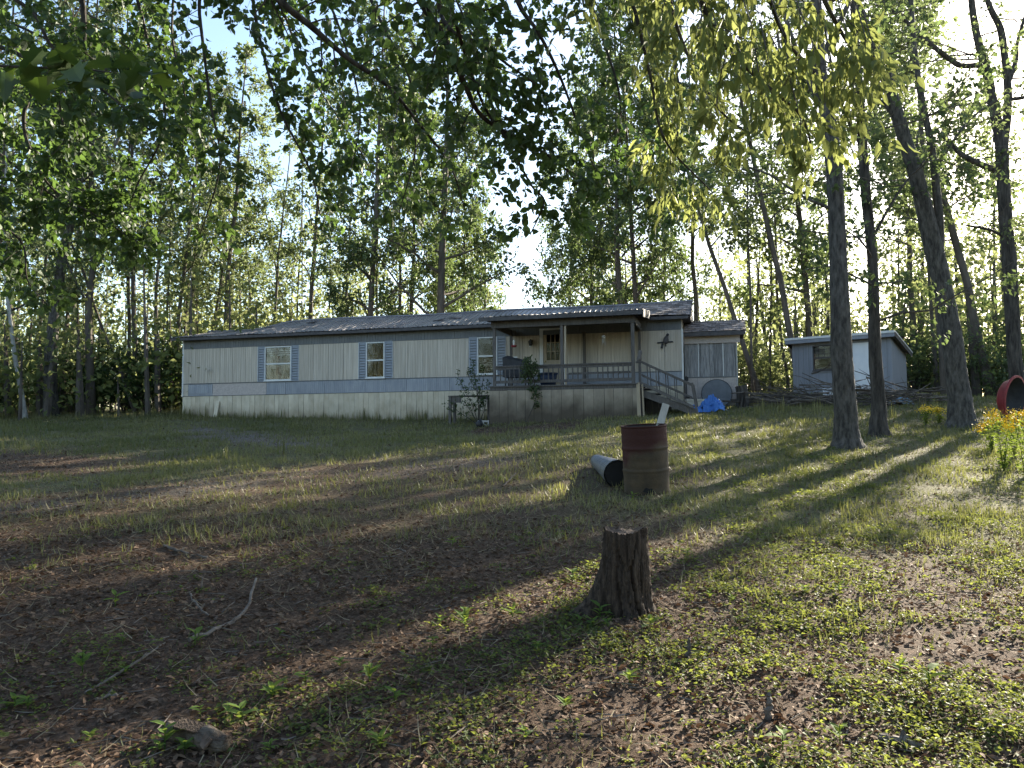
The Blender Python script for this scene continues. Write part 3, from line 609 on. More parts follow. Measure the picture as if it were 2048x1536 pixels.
part('bucket', MB().lathe([(0, .01), (.26, 0), (.33, .46), (.31, .46), (.25, .05), (0, .05)], 24), M['plastic_blue'], t, smooth=True); part('rim', MB().lathe([(.325, .43), (.36, .44), (.36, .48), (.30, .48), (.30, .45)], 24), M['plastic_blue'], t)
t = hthing('covered_grill', 'dark covered grill with sloping top at the left end of the porch', 'grill', 14.85, -1.35, .0)
part('cover', MB().add([(-.35, -.3, .35), (.55, -.3, .35), (.55, .3, .35), (-.35, .3, .35), (-.36, -.3, 1.05), (.56, -.3, .82), (.56, .3, .82), (-.36, .3, 1.05), (-.2, -.2, 1.12), (.35, -.2, .97), (.35, .2, .97), (-.2, .2, 1.12)], np.array([(0, 1, 5, 4), (1, 2, 6, 5), (2, 3, 7, 6), (3, 0, 4, 7), (4, 5, 9, 8), (5, 6, 10, 9), (6, 7, 11, 10), (7, 4, 8, 11), (8, 9, 10, 11), (3, 2, 1, 0)])), M['metal_dark'], t)
for a, b in ((-.28, -.22), (.45, -.22), (-.28, .22), (.45, .22)): part('leg', MB().box(a - .02, a + .02, b - .02, b + .02, 0, .35), M['metal_dark'], t)
part('tag', MB().box(.0, .16, -.21, -.19, 1.03, 1.07), M['trim_white'], t)
t = hthing('post_ornament', 'dark carved figure perched on the right porch post above the steps', 'ornament', 19.33, PN + .02, .70)
part('figure', MB().lathe([(0, 0), (.07, .0), (.085, .1), (.06, .2), (.075, .28), (.05, .36), (0, .38)], 10, Matrix.Rotation(.15, 4, 'Y')), M['porch_wood'], t, smooth=True); part('base', MB().box(-.1, .1, -.09, .09, -.05, .0), M['porch_wood'], t)
t = hthing('concrete_block', 'pale concrete block beside the left corner of the porch', 'block', 14.02, PN + .05, hground(14.0, PN) - .02)
part('block_body', MB().box(-.2, .2, -.1, .1, 0, .06).box(-.2, .2, -.1, .1, .14, .2).box(-.2, -.16, -.1, .1, .06, .14).box(-.02, .02, -.1, .1, .06, .14).box(.16, .2, -.1, .1, .06, .14), M['block'], t)
# old work table left of the porch
t = hthing('work_table', 'old wooden work table standing against the skirting left of the porch', 'table', 13.3, -1.55, hground(13.3, -1.55))
tz = .95
for q in range(4): part('top_plank', MB().box(-.78, .80, -.3 + q * .15, -.3 + q * .15 + .143, tz, tz + .035), PW, t)
for a in (-.72, .72):
    for b in (-.24, .24): part('leg', MB().box(a - .045, a + .045, b - .045, b + .045, -.06 + (hground(13.3 + a, -1.55 + b) - hground(13.3, -1.55)), tz), PW, t)
part('apron', MB().box(-.67, -.30, -.255, -.225, tz - .22, tz - .001), PW, t); part('apron', MB().box(.30, .67, -.255, -.225, tz - .12, tz - .001), PW, t)

# ------------------------------------------------------------------ side addition
adn = thing('side_addition', 'small weathered board addition with shingle roof at the right end of the home', 'addition', HA, HYAW)
AY = .5; AX0, AX1 = HL + .06, 22.46; AD = 2.6
part('core_wall', MB().box(AX0, AX1 - .02, AY + .03, AY + .07, -.55, 1.85).box(AX1 - .06, AX1 - .022, AY + .07, AY + AD, -.55, 1.85).box(AX0, AX0 + .04, AY + .072, AY + AD, -.55, 1.85).box(AX0, AX1 - .02, AY + AD, AY + AD + .04, -.55, 2.5), M['old_board'], adn)
x = AX0; k = 0
while x < AX1 - .03:
    w = (.155, .14, .17, .10, .165, .15, .13)[k % 7]; w = min(w, AX1 - .02 - x); part('wall_board', MB().box(.003, w - .003, -.012, .012, .335, 1.53), M['old_board'], adn, (x, AY + .012 + rnd.uniform(-.006, .004), 0), (0, rnd.uniform(-.004, .004), 0)); x += w; k += 1
for q in (AX0 + .47, AX0 + 1.32): part('batten', MB().box(q, q + .03, AY - .022, AY - .004, .34, 1.52), M['trim_white'], adn)
part('wall_rail', MB().box(AX0, AX1 - .02, AY - .03, AY + .02, .30, .332), M['frieze'], adn)
run('lower_sheet', .44, AX0, AX1 - .02, -.48, .295, M['osb'], .07, parent=adn, y=AY + .01)
part('fascia_board', MB().box(AX0 - .02, AX1 + .12, AY - .06, AY - .025, 1.52, 1.80), M['osb'], adn)
part('corner_board', MB().box(AX1 - .018, AX1 + .02, AY - .02, AY + .08, -.5, 1.515), M['plank'], adn)
for y0 in np.arange(AY + .09, AY + AD, .3): part('side_board', MB().box(AX1 - .02, AX1, y0, y0 + .29, -.5, 1.86), M['old_board'], adn)
for q in range(5): part('foundation_block', MB().box(AX0 + .02 + q * .36, AX0 + .36 + q * .36, AY + .06, AY + .25, hground(AX0 + q * .36 + .2, AY) - .08, -.552), M['block'], adn)
def aroof(x, s, lift=0): return (x, AY - .28 + s * 1.75, 1.87 + s * .62 + lift)
part('roof_deck', MB().add([aroof(x, s, d) for d in (.03, -.02) for s in (0, 1) for x in (AX0 - .01, AX1 + .32)], np.array([(0, 1, 3, 2), (4, 6, 7, 5), (0, 4, 5, 1), (2, 3, 7, 6), (0, 2, 6, 4), (1, 5, 7, 3)])), M['fascia_dark'], adn)
part('roof_deck', MB().add([(x, AY + 1.47 + s * 1.4, 2.49 - s * .5 + d) for d in (.03, -.02) for s in (0, 1) for x in (AX0 - .01, AX1 + .32)], np.array([(0, 1, 3, 2), (4, 6, 7, 5), (0, 4, 5, 1), (2, 3, 7, 6), (0, 2, 6, 4), (1, 5, 7, 3)])), M['fascia_dark'], adn)
shingles(adn, aroof, AX0 - .01, AX1 + .34, 6, .28, M['shingle'])
part('eave_board', MB().box(AX0, AX1 + .3, AY - .30, AY - .275, 1.76, 1.87), M['fascia_dark'], adn)
part('meter_pipe', MB().tube([(AX0 + .05, AY - .03, .38), (AX0 + .05, AY - .05, -.4)], .02, 6).tube([(AX0 + .05, AY - .05, -.38), (AX0 + .16, AY - .05, -.40)], .025, 6).box(AX0, AX0 + .12, AY - .08, AY - .032, .2, .34), M['metal_dark'], adn)

# ------------------------------------------------------------------ shed
SC_ = at(1786, 789, 28.0); SYAW = R(-38); SL, SDp = 3.55, 2.45
SO = SC_ - SL * np.array([math.cos(SYAW), math.sin(SYAW), 0]); SO[2] = SC_[2]
shed = thing('garden_shed', 'small blue grey shed with a white door behind the brush pile', 'shed', SO, SYAW)
ZT = 2.13
wx0, wx1, wz0, wz1 = .76, 1.62, 1.02, 1.98; dx0, dx1 = 2.22, 3.02
sw = MB()
sw.box(0, wx0, 0, .06, -.25, ZT).box(wx0, wx1, 0, .06, -.25, wz0).box(wx0, wx1, 0, .06, wz1, ZT).box(wx1, dx0, 0, .06, -.25, ZT).box(dx0, dx1, 0, .06, 1.98, ZT).box(dx0, dx1, 0, .06, -.25, .06).box(dx1, SL, 0, .06, -.25, ZT)
part('front_wall', sw, M['shed_wall'], shed)
part('side_wall', MB().add([(SL - .06, .062, -.3), (SL, .062, -.3), (SL, SDp, -.3), (SL - .06, SDp, -.3), (SL - .06, .062, ZT), (SL, .062, ZT), (SL, SDp, ZT - .42), (SL - .06, SDp, ZT - .42)], np.array([(0, 3, 2, 1), (4, 5, 6, 7), (0, 1, 5, 4), (1, 2, 6, 5), (2, 3, 7, 6), (3, 0, 4, 7)])), M['shed_wall'], shed)
part('side_wall', MB().box(0, .06, .062, SDp, -.3, ZT - .44), M['shed_wall'], shed); part('back_wall', MB().box(0, SL, SDp + .002, SDp + .06, -.3, ZT - .44), M['shed_wall'], shed)
part('floor', MB().box(.06, SL - .06, .06, SDp, -.02, .0), M['dark_in'], shed)
for gx_ in np.arange(.2, SL, .2):   # thin dark strips stand in for the shadow in the siding grooves
    if not (wx0 - .1 < gx_ < wx1 + .1 or dx0 - .05 < gx_ < dx1 + .05): part('groove_shadow', MB().box(gx_ - .005, gx_ + .005, -.006, -.001, -.2, ZT - .02), M['frieze'], shed)
part('corner_board', MB().box(-.02, .08, -.022, -.002, -.25, ZT), M['shed_wall'], shed); part('corner_board', MB().box(SL - .08, SL + .0, -.022, -.002, -.25, ZT), M['shed_wall'], shed)
w = window(shed, wx0, wx1, wz0, wz1, .0, M['fascia_dark'], mid=.5, grid=(4, 3)); part('window_trim', MB().box(wx0 - .09, wx0, -.03, -.002, wz0 - .09, wz1 + .05).box(wx1, wx1 + .09, -.03, -.002, wz0 - .09, wz1 + .05).box(wx0, wx1, -.03, -.002, wz0 - .09, wz0 - .04), M['shed_wall'], w)
part('shade', MB().box(wx0 + .05, wx1 - .05, .05, .06, wz0 + .5, wz1 - .05), M['plank'], w)
dr = part('door', MB().box(dx0, dx1, .005, .045, .06, 1.98), M['white_paint'], shed); part('door_knob', MB().lathe([(0, .06), (.03, .045), (.02, .01), (.02, 0)], 10, Matrix.Translation((dx1 - .08, .005, 1.0)) @ Matrix.Rotation(R(90), 4, 'X')), M['brass'], dr)
for z0, z1 in ((.2, .95), (1.1, 1.85)):
    for a, b in ((dx0 + .08, (dx0 + dx1) / 2 - .04), ((dx0 + dx1) / 2 + .04, dx1 - .08)): part('panel', MB().box(a, b, -.006, .004, z0, z1), M['white_paint'], dr)
def sroof(x, y): return (x, y, ZT + .07 - .19 * (y + .2))
rf = MB().add([sroof(x, y)[:2] + (sroof(x, y)[2] + d,) for d in (.09, .02) for y in (-.28, SDp + .2) for x in (-.2, SL + .18)], np.array([(0, 1, 3, 2), (4, 6, 7, 5), (0, 4, 5, 1), (2, 3, 7, 6), (0, 2, 6, 4), (1, 5, 7, 3)]))
rp = part('roof', rf, M['shingle'], shed)
part('fascia', MB().box(-.2, SL + .18, -.305, -.283, ZT - .04, ZT + .16), M['shed_wall'], rp); part('drip_edge', MB().box(-.21, SL + .19, -.33, -.307, ZT + .10, ZT + .185), M['trim_white'], rp)
for xx in (-.222, SL + .182): part('fascia', MB().bar((xx + .01, -.28, ZT + .05), (xx + .01, SDp + .2, ZT + .05 - .19 * 2.93), .02, .16), M['fascia_dark'], rp)
part('drip_edge', MB().bar((SL + .205, -.3, ZT + .15), (SL + .205, SDp + .21, ZT + .15 - .19 * 2.95), .02, .05), M['trim_white'], rp)
part('soffit', MB().box(-.18, SL + .16, -.28, -.03, ZT - .03, ZT - .01), M['shed_wall'], rp)
for a in (.2, SL / 2, SL - .3): part('foundation_block', MB().box(a, a + .3, .1, .4, -.5, -.26), M['block'], shed)

# ------------------------------------------------------------------ plants
def _fan(outline, cup):
    v = [(0.45, 0, 0)] + [(u, w, cup * abs(w)) for u, w in outline]; n = len(outline); return np.array(v), [np.array([(0, i + 1, (i + 1) % n + 1) for i in range(n)])]
TMPL = {
    'rhomb': (np.array([(0, 0, 0), (.45, .5, .10), (1, 0, -.05), (.45, -.5, .10)]), [np.array([(0, 2, 1), (0, 3, 2)])]),
    'ovate': (np.array([(0, 0, 0), (.22, .40, .07), (.60, .38, .05), (1, 0, -.10), (.60, -.38, .05), (.22, -.40, .07), (.3, 0, 0), (.62, 0, -.02)]), [np.array([(0, 6, 1), (2, 7, 3), (0, 5, 6), (7, 4, 3)]), np.array([(1, 6, 7, 2), (6, 5, 4, 7)])]),
    'blade': (np.array([(0, .5, 0), (0, -.5, 0), (.55, .35, .10), (.55, -.35, .10), (1, 0, .34)]), [np.array([(0, 1, 3, 2)]), np.array([(2, 3, 4)])]),
    'maple': _fan([(0, 0), (.05, .30), (-.05, .55), (.28, .46), (.42, .85), (.55, .40), (.72, .42), (1.05, 0), (.72, -.42), (.55, -.40), (.42, -.85), (.28, -.46), (-.05, -.55), (.05, -.30)], .12),
}
def nrm(a): return a / (np.linalg.norm(a, axis=-1, keepdims=True) + 1e-9)
def leaf_batch(mb, tmpl, pos, dirs, nor, size, width, tint):
    tv, tf = TMPL[tmpl]; N = len(pos); k = len(tv); d = nrm(dirs); s = nrm(np.cross(d, nor)); n = np.cross(s, d); size = np.broadcast_to(size, (N,))[:, None, None]; width = np.broadcast_to(width, (N,))[:, None, None]
    V = pos[:, None] + size * (tv[None, :, 0:1] * d[:, None] + tv[None, :, 1:2] * width * s[:, None] + tv[None, :, 2:3] * n[:, None])
    off = (np.arange(N) * k)[:, None, None]; mb.add(V.reshape(-1, 3), [(f[None] + off).reshape(-1, f.shape[1]) for f in tf], np.repeat(np.clip(tint, 0.02, 1), k))
class Acc:
    def __init__(s): s.p = []; s.d = []
    def put(s, p, d): s.p.append(p); s.d.append(d)
    def arr(s): return np.concatenate(s.p), np.concatenate(s.d)
def spline(pts, n):
    P = np.asarray(pts, float); t = np.linspace(0, 1, len(P)); tt = np.linspace(0, 1, n)
    if len(P) < 3: return np.stack([np.interp(tt, t, P[:, i]) for i in range(P.shape[1])], 1)
    out = []
    Q = np.vstack([2 * P[0] - P[1], P, 2 * P[-1] - P[-2]]); m = len(P) - 1
    for u in tt * m:
        i = min(int(u), m - 1); f = u - i; p0, p1, p2, p3 = Q[i], Q[i + 1], Q[i + 2], Q[i + 3]
        out.append(.5 * (2 * p1 + (p2 - p0) * f + (2 * p0 - 5 * p1 + 4 * p2 - p3) * f * f + (3 * p1 - p0 - 3 * p2 + p3) * f ** 3))
    return np.array(out)
def sub_grow(wood, acc, P, r, g, step, length, start=.15, droop=.25, twigs=3, tl=.3, per=8, spread=.05, k2=4, jitter=.9):
    """side branches, twigs and leaf positions along a limb"""
    seg = np.linalg.norm(np.diff(P, axis=0), axis=1); cum = np.concatenate([[0], np.cumsum(seg)]); L = cum[-1]; s = L * start + g.uniform(0, step); side = 1
    while s < L:
        t = s / L; i = min(np.searchsorted(cum, s) - 1, len(P) - 2); i = max(i, 0); f = (s - cum[i]) / (seg[i] + 1e-9); p = P[i] * (1 - f) + P[i + 1] * f
        T = nrm(P[i + 1] - P[i]); rd = g.normal(0, 1, 3); rd -= T * (rd @ T); rd = nrm(rd); dr = nrm(T * .55 + rd * jitter * 1.0 + np.array([0, 0, .08]))
        ln = length * g.uniform(.6, 1.25) * (1 - .55 * t); n = 5
        path = [p]; dd = dr.copy()
        for q in range(n - 1): path.append(path[-1] + dd * ln / (n - 1)); dd = nrm(dd + np.array([0, 0, -droop * .35]) + g.normal(0, .14, 3))
        path = np.array(path); rb = r * (1 - .6 * t) * .45
        wood.tube(path, np.linspace(rb, rb * .35, n), k2, cap=False)
        for _ in range(twigs):
            u = g.uniform(.25, 1.0); j = min(int(u * (n - 1)), n - 2); q = path[j] + (path[j + 1] - path[j]) * (u * (n - 1) - j)
            td = nrm(nrm(path[j + 1] - path[j]) * .6 + g.normal(0, .6, 3) + np.array([0, 0, -droop])); l2 = tl * g.uniform(.6, 1.3)
            tp = np.array([q, q + td * l2 * .5 + np.array([0, 0, .02]) * l2, q + td * l2 + np.array([0, 0, -droop * .3]) * l2]); wood.tube(tp, np.array([rb * .4, rb * .3, rb * .16]), 3, cap=False)
            m = max(1, int(per * g.uniform(.6, 1.4))); uu = g.uniform(.1, 1.05, m)[:, None]; pp = q + (tp[2] - q) * uu + g.normal(0, spread, (m, 3)); acc.put(pp, td[None] + g.normal(0, .75, (m, 3)) + np.array([0, 0, -droop]))
        s += step * g.uniform(.7, 1.3)
def mk_leaves(acc, tmpl, size, width, g, upn=.9):
    p, d = acc.arr(); N = len(p); mb = MB(); nor = g.normal(0, upn, (N, 3)) + np.array([0, 0, 1.0])
    leaf_batch(mb, tmpl, p, d, nor, size * g.uniform(.45, 1.4, N), width, np.clip(g.normal(.45, .3, N), 0.02, 1)); return mb

# ---- woodland tree kinds (unit trees standing at the origin, shared by many)
def woodland(seed, h, r, base, spread, nl, per, size, twigs=3, wob=.25, up=.55, dens=1.0):
    g = np.random.default_rng(seed); wood = MB(); acc = Acc(); n = 12; zz = np.linspace(-.35, h, n); P = np.stack([np.cumsum(g.normal(0, wob * .22, n)), np.cumsum(g.normal(0, wob * .22, n)), zz], 1); P[:2, :2] = 0
    rad = r * (1 - .82 * (np.linspace(0, 1, n)) ** 1.1); rad[0] *= 1.5; rad[1] *= 1.0
    wood.tube(P, rad, 9, rough=.08, seed=seed)
    for i in range(nl):
        t = base + (1 - base) * (i + g.uniform(0, .9)) / nl; q = spline(P, 60)[min(int(t * 59), 59)]; az = i * 2.4 + g.uniform(-.6, .6); ln = spread * (1 - .6 * ((t - base) / (1 - base + 1e-6)) ** 1.5) * g.uniform(.6, 1.2)
        d = np.array([math.cos(az), math.sin(az), up * g.uniform(.4, 1.4)]); pts = [q]; 
        for s in range(5): pts.append(pts[-1] + nrm(d) * ln / 5); d = d + g.normal(0, .16, 3) + np.array([0, 0, .04])
        pts = np.array(pts); rl = max(.012, r * .40 * (1 - .7 * t)); wood.tube(pts, np.linspace(rl, rl * .25, 6), 5, cap=False)
        sub_grow(wood, acc, pts, rl, g, max(.35, ln / (6 * dens)), ln * .42, .2, .15, twigs, ln * .17 + .15, per, .14, 3)
    return wood.mesh('trunk', True), mk_leaves(acc, 'rhomb', size, .62, g, 1.0).mesh('crown')
KIND = {}
KIND['thin'] = [woodland(100 + i, 14.5 + i, .085, .36, 1.9, 14, 14, .18) for i in range(3)]
KIND['tall'] = [woodland(200 + i, 18 + i, .15, .36, 3.0, 18, 22, .20, dens=1.15) for i in range(3)]
KIND['big'] = [woodland(300 + i, 20 + i, .26, .22, 4.4, 24, 30, .21, up=.5, dens=1.3) for i in range(3)]
KIND['leafy'] = [woodland(400 + i, 17 + i, .20, .12, 3.6, 30, 30, .20, up=.35, dens=1.5) for i in range(2)]
KIND['sapling'] = [woodland(500 + i, 6.5 + i, .045, .15, 1.5, 14, 12, .15, up=.6) for i in range(3)]
for kk in KIND:
    for tr, cr in KIND[kk]: tr.materials.append(M['bark_far'])
crown_m = {'thin': M['lf_far'], 'tall': M['lf_far'], 'big': M['lf_mid'], 'leafy': M['lf_mid'], 'sapling': M['lf_sunlit']}
KR = {'thin': .085, 'tall': .15, 'big': .26, 'leafy': .20, 'sapling': .045}
_vc = {}
def crown_mesh(kind, v, m):
    key = (kind, v, m.name)
    if key not in _vc:
        c = KIND[kind][v][1]; c = c if not c.materials else c.copy(); c.materials.clear(); c.materials.append(m); _vc[key] = c
    return _vc[key]
def wood_tree(px, py, d, kind, label, group, slope=0.0, wpx=None, rot=None, hs=1.0, m=None, name='woodland_tree', cs=1.0):
    p = at(px, py, d); x, y = p[0], p[1]; z = gz1(x, y)
    t = thing(name, label, 'tree', (x, y, z), 0, group); v = rnd.randrange(len(KIND[kind])); rz = rnd.uniform(0, 6.28) if rot is None else rot
    t.rotation_euler = (0, math.atan(slope), 0); s = 1.0
    if wpx: s = min(1.7, max(.6, (wpx * d / F / 2) / (KR[kind] * .9)))
    a = part('trunk', KIND[kind][v][0], None, t, (0, 0, 0), (0, 0, rz), (s, s, hs)); b = part('crown', crown_mesh(kind, v, m or crown_m[kind]), None, t, (0, 0, 0), (0, 0, rz), ((.5 + .5 * s) * cs, (.5 + .5 * s) * cs, hs), kind='stuff')
    return t
ORD = ['first', 'second', 'third', 'fourth', 'fifth', 'sixth', 'seventh', 'eighth', 'ninth', 'tenth', 'eleventh', 'twelfth', 'thirteenth', 'fourteenth', 'fifteenth', 'sixteenth', 'seventeenth', 'eighteenth', 'nineteenth', 'twentieth', 'twenty-first', 'twenty-second', 'twenty-third', 'twenty-fourth', 'twenty-fifth', 'twenty-sixth', 'twenty-seventh', 'twenty-eighth', 'twenty-ninth']
ORD += ['thirtieth'] + ['thirty-' + q for q in ORD[:9]] + ['fortieth'] + ['forty-' + q for q in ORD[:9]] + ['fiftieth'] + ['fifty-' + q for q in ORD[:9]] + ['sixtieth']
G1 = 'trees behind the mobile home'
# (x at photo row 650, depth, width in px, slope to the right going up, kind)
BEHIND = [(354, 37, 9, .09, 'tall'), (366, 42, 5, .05, 'thin'), (376, 40, 7, .06, 'thin'), (425, 41, 7, .14, 'thin'), (448, 40, 10, .05, 'tall'), (500, 50, 6, -.04, 'thin'), (549, 41, 7, .02, 'thin'), (578, 46, 6, -.22, 'thin'), (597, 44, 5, 0, 'thin'), (621, 41, 10, .05, 'tall'),
          (654, 48, 4, 0, 'thin'), (690, 52, 7, .02, 'thin'), (737, 38, 13, .03, 'big'), (754, 44, 5, .0, 'thin'), (798, 42, 7, 0, 'tall'), (820, 40, 9, .02, 'leafy'), (878, 37, 18, .02, 'big'), (896, 46, 5, 0, 'thin'), (930, 45, 6, 0, 'leafy'),
          (1140, 43, 7, .06, 'leafy'), (1185, 40, 8, .02, 'leafy'), (1239, 36, 11, 0, 'big'), (1276, 37, 11, -.05, 'big'), (1330, 42, 7, .03, 'leafy'), (1392, 38, 10, 0, 'tall')]
for i, (px, d, w, sl_, kd) in enumerate(BEHIND):
    look = {'thin': 'slender bare-stemmed', 'tall': 'straight tall', 'big': 'stout spreading', 'leafy': 'densely leaved'}[kd]
    wood_tree(px - sl_ * 150, 780, d, kd, f'{look} tree behind the mobile home, {ORD[i]} counting from its left end', G1, sl_, w)
G2 = 'trees between the addition and the right edge'
RIGHT = [(1477, 34, 10, -.30, 'tall'), (1505, 33, 5, 0, 'thin'), (1579, 33, 13, -.17, 'tall'), (1572, 37, 6, -.04, 'thin'), (1618, 36, 13, -.06, 'big'), (1650, 42, 8, .04, 'thin'), (1805, 40, 5, 0, 'thin'), (1832, 34, 12, -.02, 'tall'), (1858, 42, 7, .05, 'thin'), (1884, 28, 12, -.05, 'tall'), (1958, 30, 17, -.20, 'tall'), (1990, 38, 7, .02, 'thin'), (2044, 40, 7, -.03, 'thin')]
for i, (px, d, w, sl_, kd) in enumerate(RIGHT):
    look = {'thin': 'thin', 'tall': 'tall dark', 'big': 'broad'}[kd] + (' leaning' if abs(sl_) > .15 else '')
    wood_tree(px - sl_ * 140, 790, d, kd, f'{look} tree right of the addition, {ORD[i]} counting rightwards in the woods there', G2, sl_, w)
G3 = 'trees at the left edge of the clearing'
LEFT = [(179, 33.5, 15, -.01, 'tall'), (222, 34, 7, -.38, 'thin'), (253, 36, 8, -.03, 'thin'), (268, 35, 10, -.03, 'tall'), (322, 36, 8, -.01, 'thin'), (331, 40, 5, 0, 'thin'), (75, 38, 8, .04, 'thin'), (-20, 36, 14, .02, 'big'), (140, 42, 7, .02, 'tall'), (12, 44, 9, 0, 'tall')]
for i, (px, d, w, sl_, kd) in enumerate(sorted(LEFT)):
    wood_tree(px - sl_ * 130, 810, d, kd, f'{"leaning thin" if sl_ < -.2 else {"thin": "thin", "tall": "tall grey", "big": "thick"}[kd]} tree left of the mobile home, {ORD[i]} from the left picture edge', G3, sl_, w)

# ---- trees whose trunks stand near enough to be drawn stem by stem
def px_path(pts, d, dd=0.0):
    """(x, y, width) rows in photo pixels at depth d -> path and radii"""
    P = np.array([at(a, b, d + dd * i) for i, (a, b, c) in enumerate(pts)]); r = np.array([.88 * c * (d + dd * i) / F / 2 for i, (a, b, c) in enumerate(pts)]); return P, r
def near_tree(name, label, d, trunk, forks, m, leafm, seed, leaves=True, limbs=7, spread=2.6, size=.13, leaf_from=.45, group=None, flare=True, tex=.05, per=9):
    g = np.random.default_rng(seed); P, r = px_path(trunk, d); b = P[0].copy(); z0 = gz1(b[0], b[1])
    t = thing(name, label, 'tree', (b[0], b[1], z0), 0, group); org = np.array([b[0], b[1], z0])
    P = np.vstack([[b[0], b[1], z0 - .25], P]); r = np.concatenate([[r[0] * 1.15], r]); S = spline(np.column_stack([P, r]), 110); wood = MB()
    k = 30; wood.tube(S[:, :3] - org, S[:, 3], k, rough=tex, seed=seed)
    if flare:      # root flare: widen the lowest rings into lobes
        V = wood.v[0].reshape(110, k, 3); th = np.arange(k) * 2 * math.pi / k; lob = .5 + 1.1 * np.maximum(0, np.sin(th * 2.5 + seed)) ** 2 + .5 * np.maximum(0, np.sin(th * 3.5 + seed * 2)) ** 2
        for i in range(110):
            h = V[i, :, 2].mean(); f = math.exp(-max(h, 0) / .13) * .26
            c = V[i].mean(0); V[i] = c + (V[i] - c) * (1 + f * lob)[:, None]
        wood.v[0] = V.reshape(-1, 3)
    part('trunk', wood, m, t, smooth=True); paths = [(S[:, :3], S[:, 3], leaf_from)]
    for fk in forks:
        Q, rq = px_path(fk, d); SQ = spline(np.column_stack([Q, rq]), 24); lm = MB(); lm.tube(SQ[:, :3] - org, SQ[:, 3], 10, rough=tex, seed=seed + 1); part('limb', lm, m, t, smooth=True); paths.append((SQ[:, :3], SQ[:, 3], .3))
    if leaves:
        wd = MB(); acc = Acc()
        for (Q, rr, lf) in paths:
            for i in range(limbs if lf == leaf_from else max(3, limbs // 2)):
                u = lf + (1 - lf) * g.uniform(0, 1); q = Q[int(u * (len(Q) - 1))]; az = g.uniform(0, 6.28); dr = np.array([math.cos(az), math.sin(az), g.uniform(-.1, .5)]); pts = [q]; ln = spread * g.uniform(.6, 1.2)
                for s in range(5): pts.append(pts[-1] + nrm(dr) * ln / 5); dr = dr + g.normal(0, .2, 3) + np.array([0, 0, -.03])
                rl = max(.015, rr[int(u * (len(Q) - 1))] * .25); wd.tube(np.array(pts) - org, np.linspace(rl, rl * .3, 6), 5, cap=False); sub_grow(wd, acc, np.array(pts) - org, rl, g, .32, .75, .15, .2, 3, .32, per, .07, 3)
        part('branches', wd, M['bark_far'], t, kind='stuff'); part('crown', mk_leaves(acc, 'rhomb', size, .6, g), leafm, t, kind='stuff')
    return t
near_tree('yard_tree', 'large grey-barked tree with flared base, nearest of the right-hand trees', 15.0, [(1694, 893, 60), (1692, 850, 52), (1690, 800, 48), (1683, 700, 46), (1676, 510, 38), (1670, 365, 36), (1655, 230, 34), (1640, 150, 31), (1632, 0, 23), (1622, -200, 18), (1615, -450, 10)],
          [[(1655, 235, 16), (1600, 120, 12), (1560, 0, 9), (1500, -200, 6)], [(1668, 420, 8), (1600, 390, 6), (1540, 350, 5), (1480, 330, 3)], [(1640, 120, 14), (1700, 0, 10), (1760, -160, 6)]], M['bark_grey'], M['lf_mid'], 21, leaf_from=.52, limbs=9)
near_tree('yard_tree', 'slimmer dark-barked tree just right of the large grey tree', 17.2, [(1757, 872, 42), (1757, 840, 36), (1757, 800, 31), (1750, 700, 27), (1744, 510, 22), (1730, 365, 22), (1718, 165, 17), (1705, 0, 12), (1690, -200, 8), (1680, -380, 5)],
          [[(1742, 480, 7), (1800, 380, 5), (1850, 320, 3)], [(1725, 300, 8), (1680, 200, 6), (1650, 60, 4)]], M['bark'], M['lf_mid'], 22, leaf_from=.40, limbs=11)
near_tree('yard_tree', 'leaning forked tree with long bare trunk beyond the slim dark tree', 19.0, [(1924, 853, 58), (1920, 800, 50), (1914, 760, 45), (1902, 660, 42), (1882, 560, 39), (1868, 500, 39), (1836, 365, 33), (1802, 255, 29), (1769, 146, 26), (1738, 73, 24), (1710, 0, 22), (1650, -160, 16), (1600, -330, 9)],
          [[(1878, 520, 22), (1878, 440, 20), (1873, 380, 18), (1864, 300, 16), (1845, 200, 13), (1830, 110, 12), (1822, 0, 10), (1810, -160, 6)], [(1800, 250, 10), (1760, 200, 7), (1730, 190, 5)], [(1870, 340, 8), (1930, 250, 6), (1990, 200, 4)]], M['bark_grey'], M['lf_far'], 23, leaf_from=.50, limbs=8, per=7)
near_tree('yard_tree', 'tall forked tree with curving limbs at the right picture edge', 23.0, [(2040, 818, 40), (2034, 760, 32), (2028, 700, 29), (2021, 560, 30), (2017, 510, 28), (2006, 365, 27), (2004, 300, 27), (1992, 235, 22), (1984, 200, 21), (1974, 146, 20), (1954, 73, 16), (1943, 0, 14), (1930, -150, 10), (1915, -300, 5)],
          [[(2006, 300, 20), (2014, 235, 18), (2016, 182, 17), (2009, 109, 16), (2000, 55, 15), (1975, 0, 12), (1950, -120, 8)], [(2000, 345, 16), (1960, 328, 14), (1925, 310, 12), (1900, 285, 9), (1870, 260, 5)], [(1968, 128, 13), (1935, 132, 12), (1910, 126, 12), (1856, 84, 11), (1808, 40, 10), (1765, 4, 8), (1720, -60, 5)], [(2015, 170, 12), (2032, 120, 10), (2036, 80, 8), (2060, 0, 6)], [(2018, 480, 7), (1980, 460, 6), (1930, 450, 4)], [(2014, 200, 9), (2060, 190, 8), (2110, 150, 5)]], M['bark'], M['lf_far'], 24, leaf_from=.62, limbs=6, per=6)
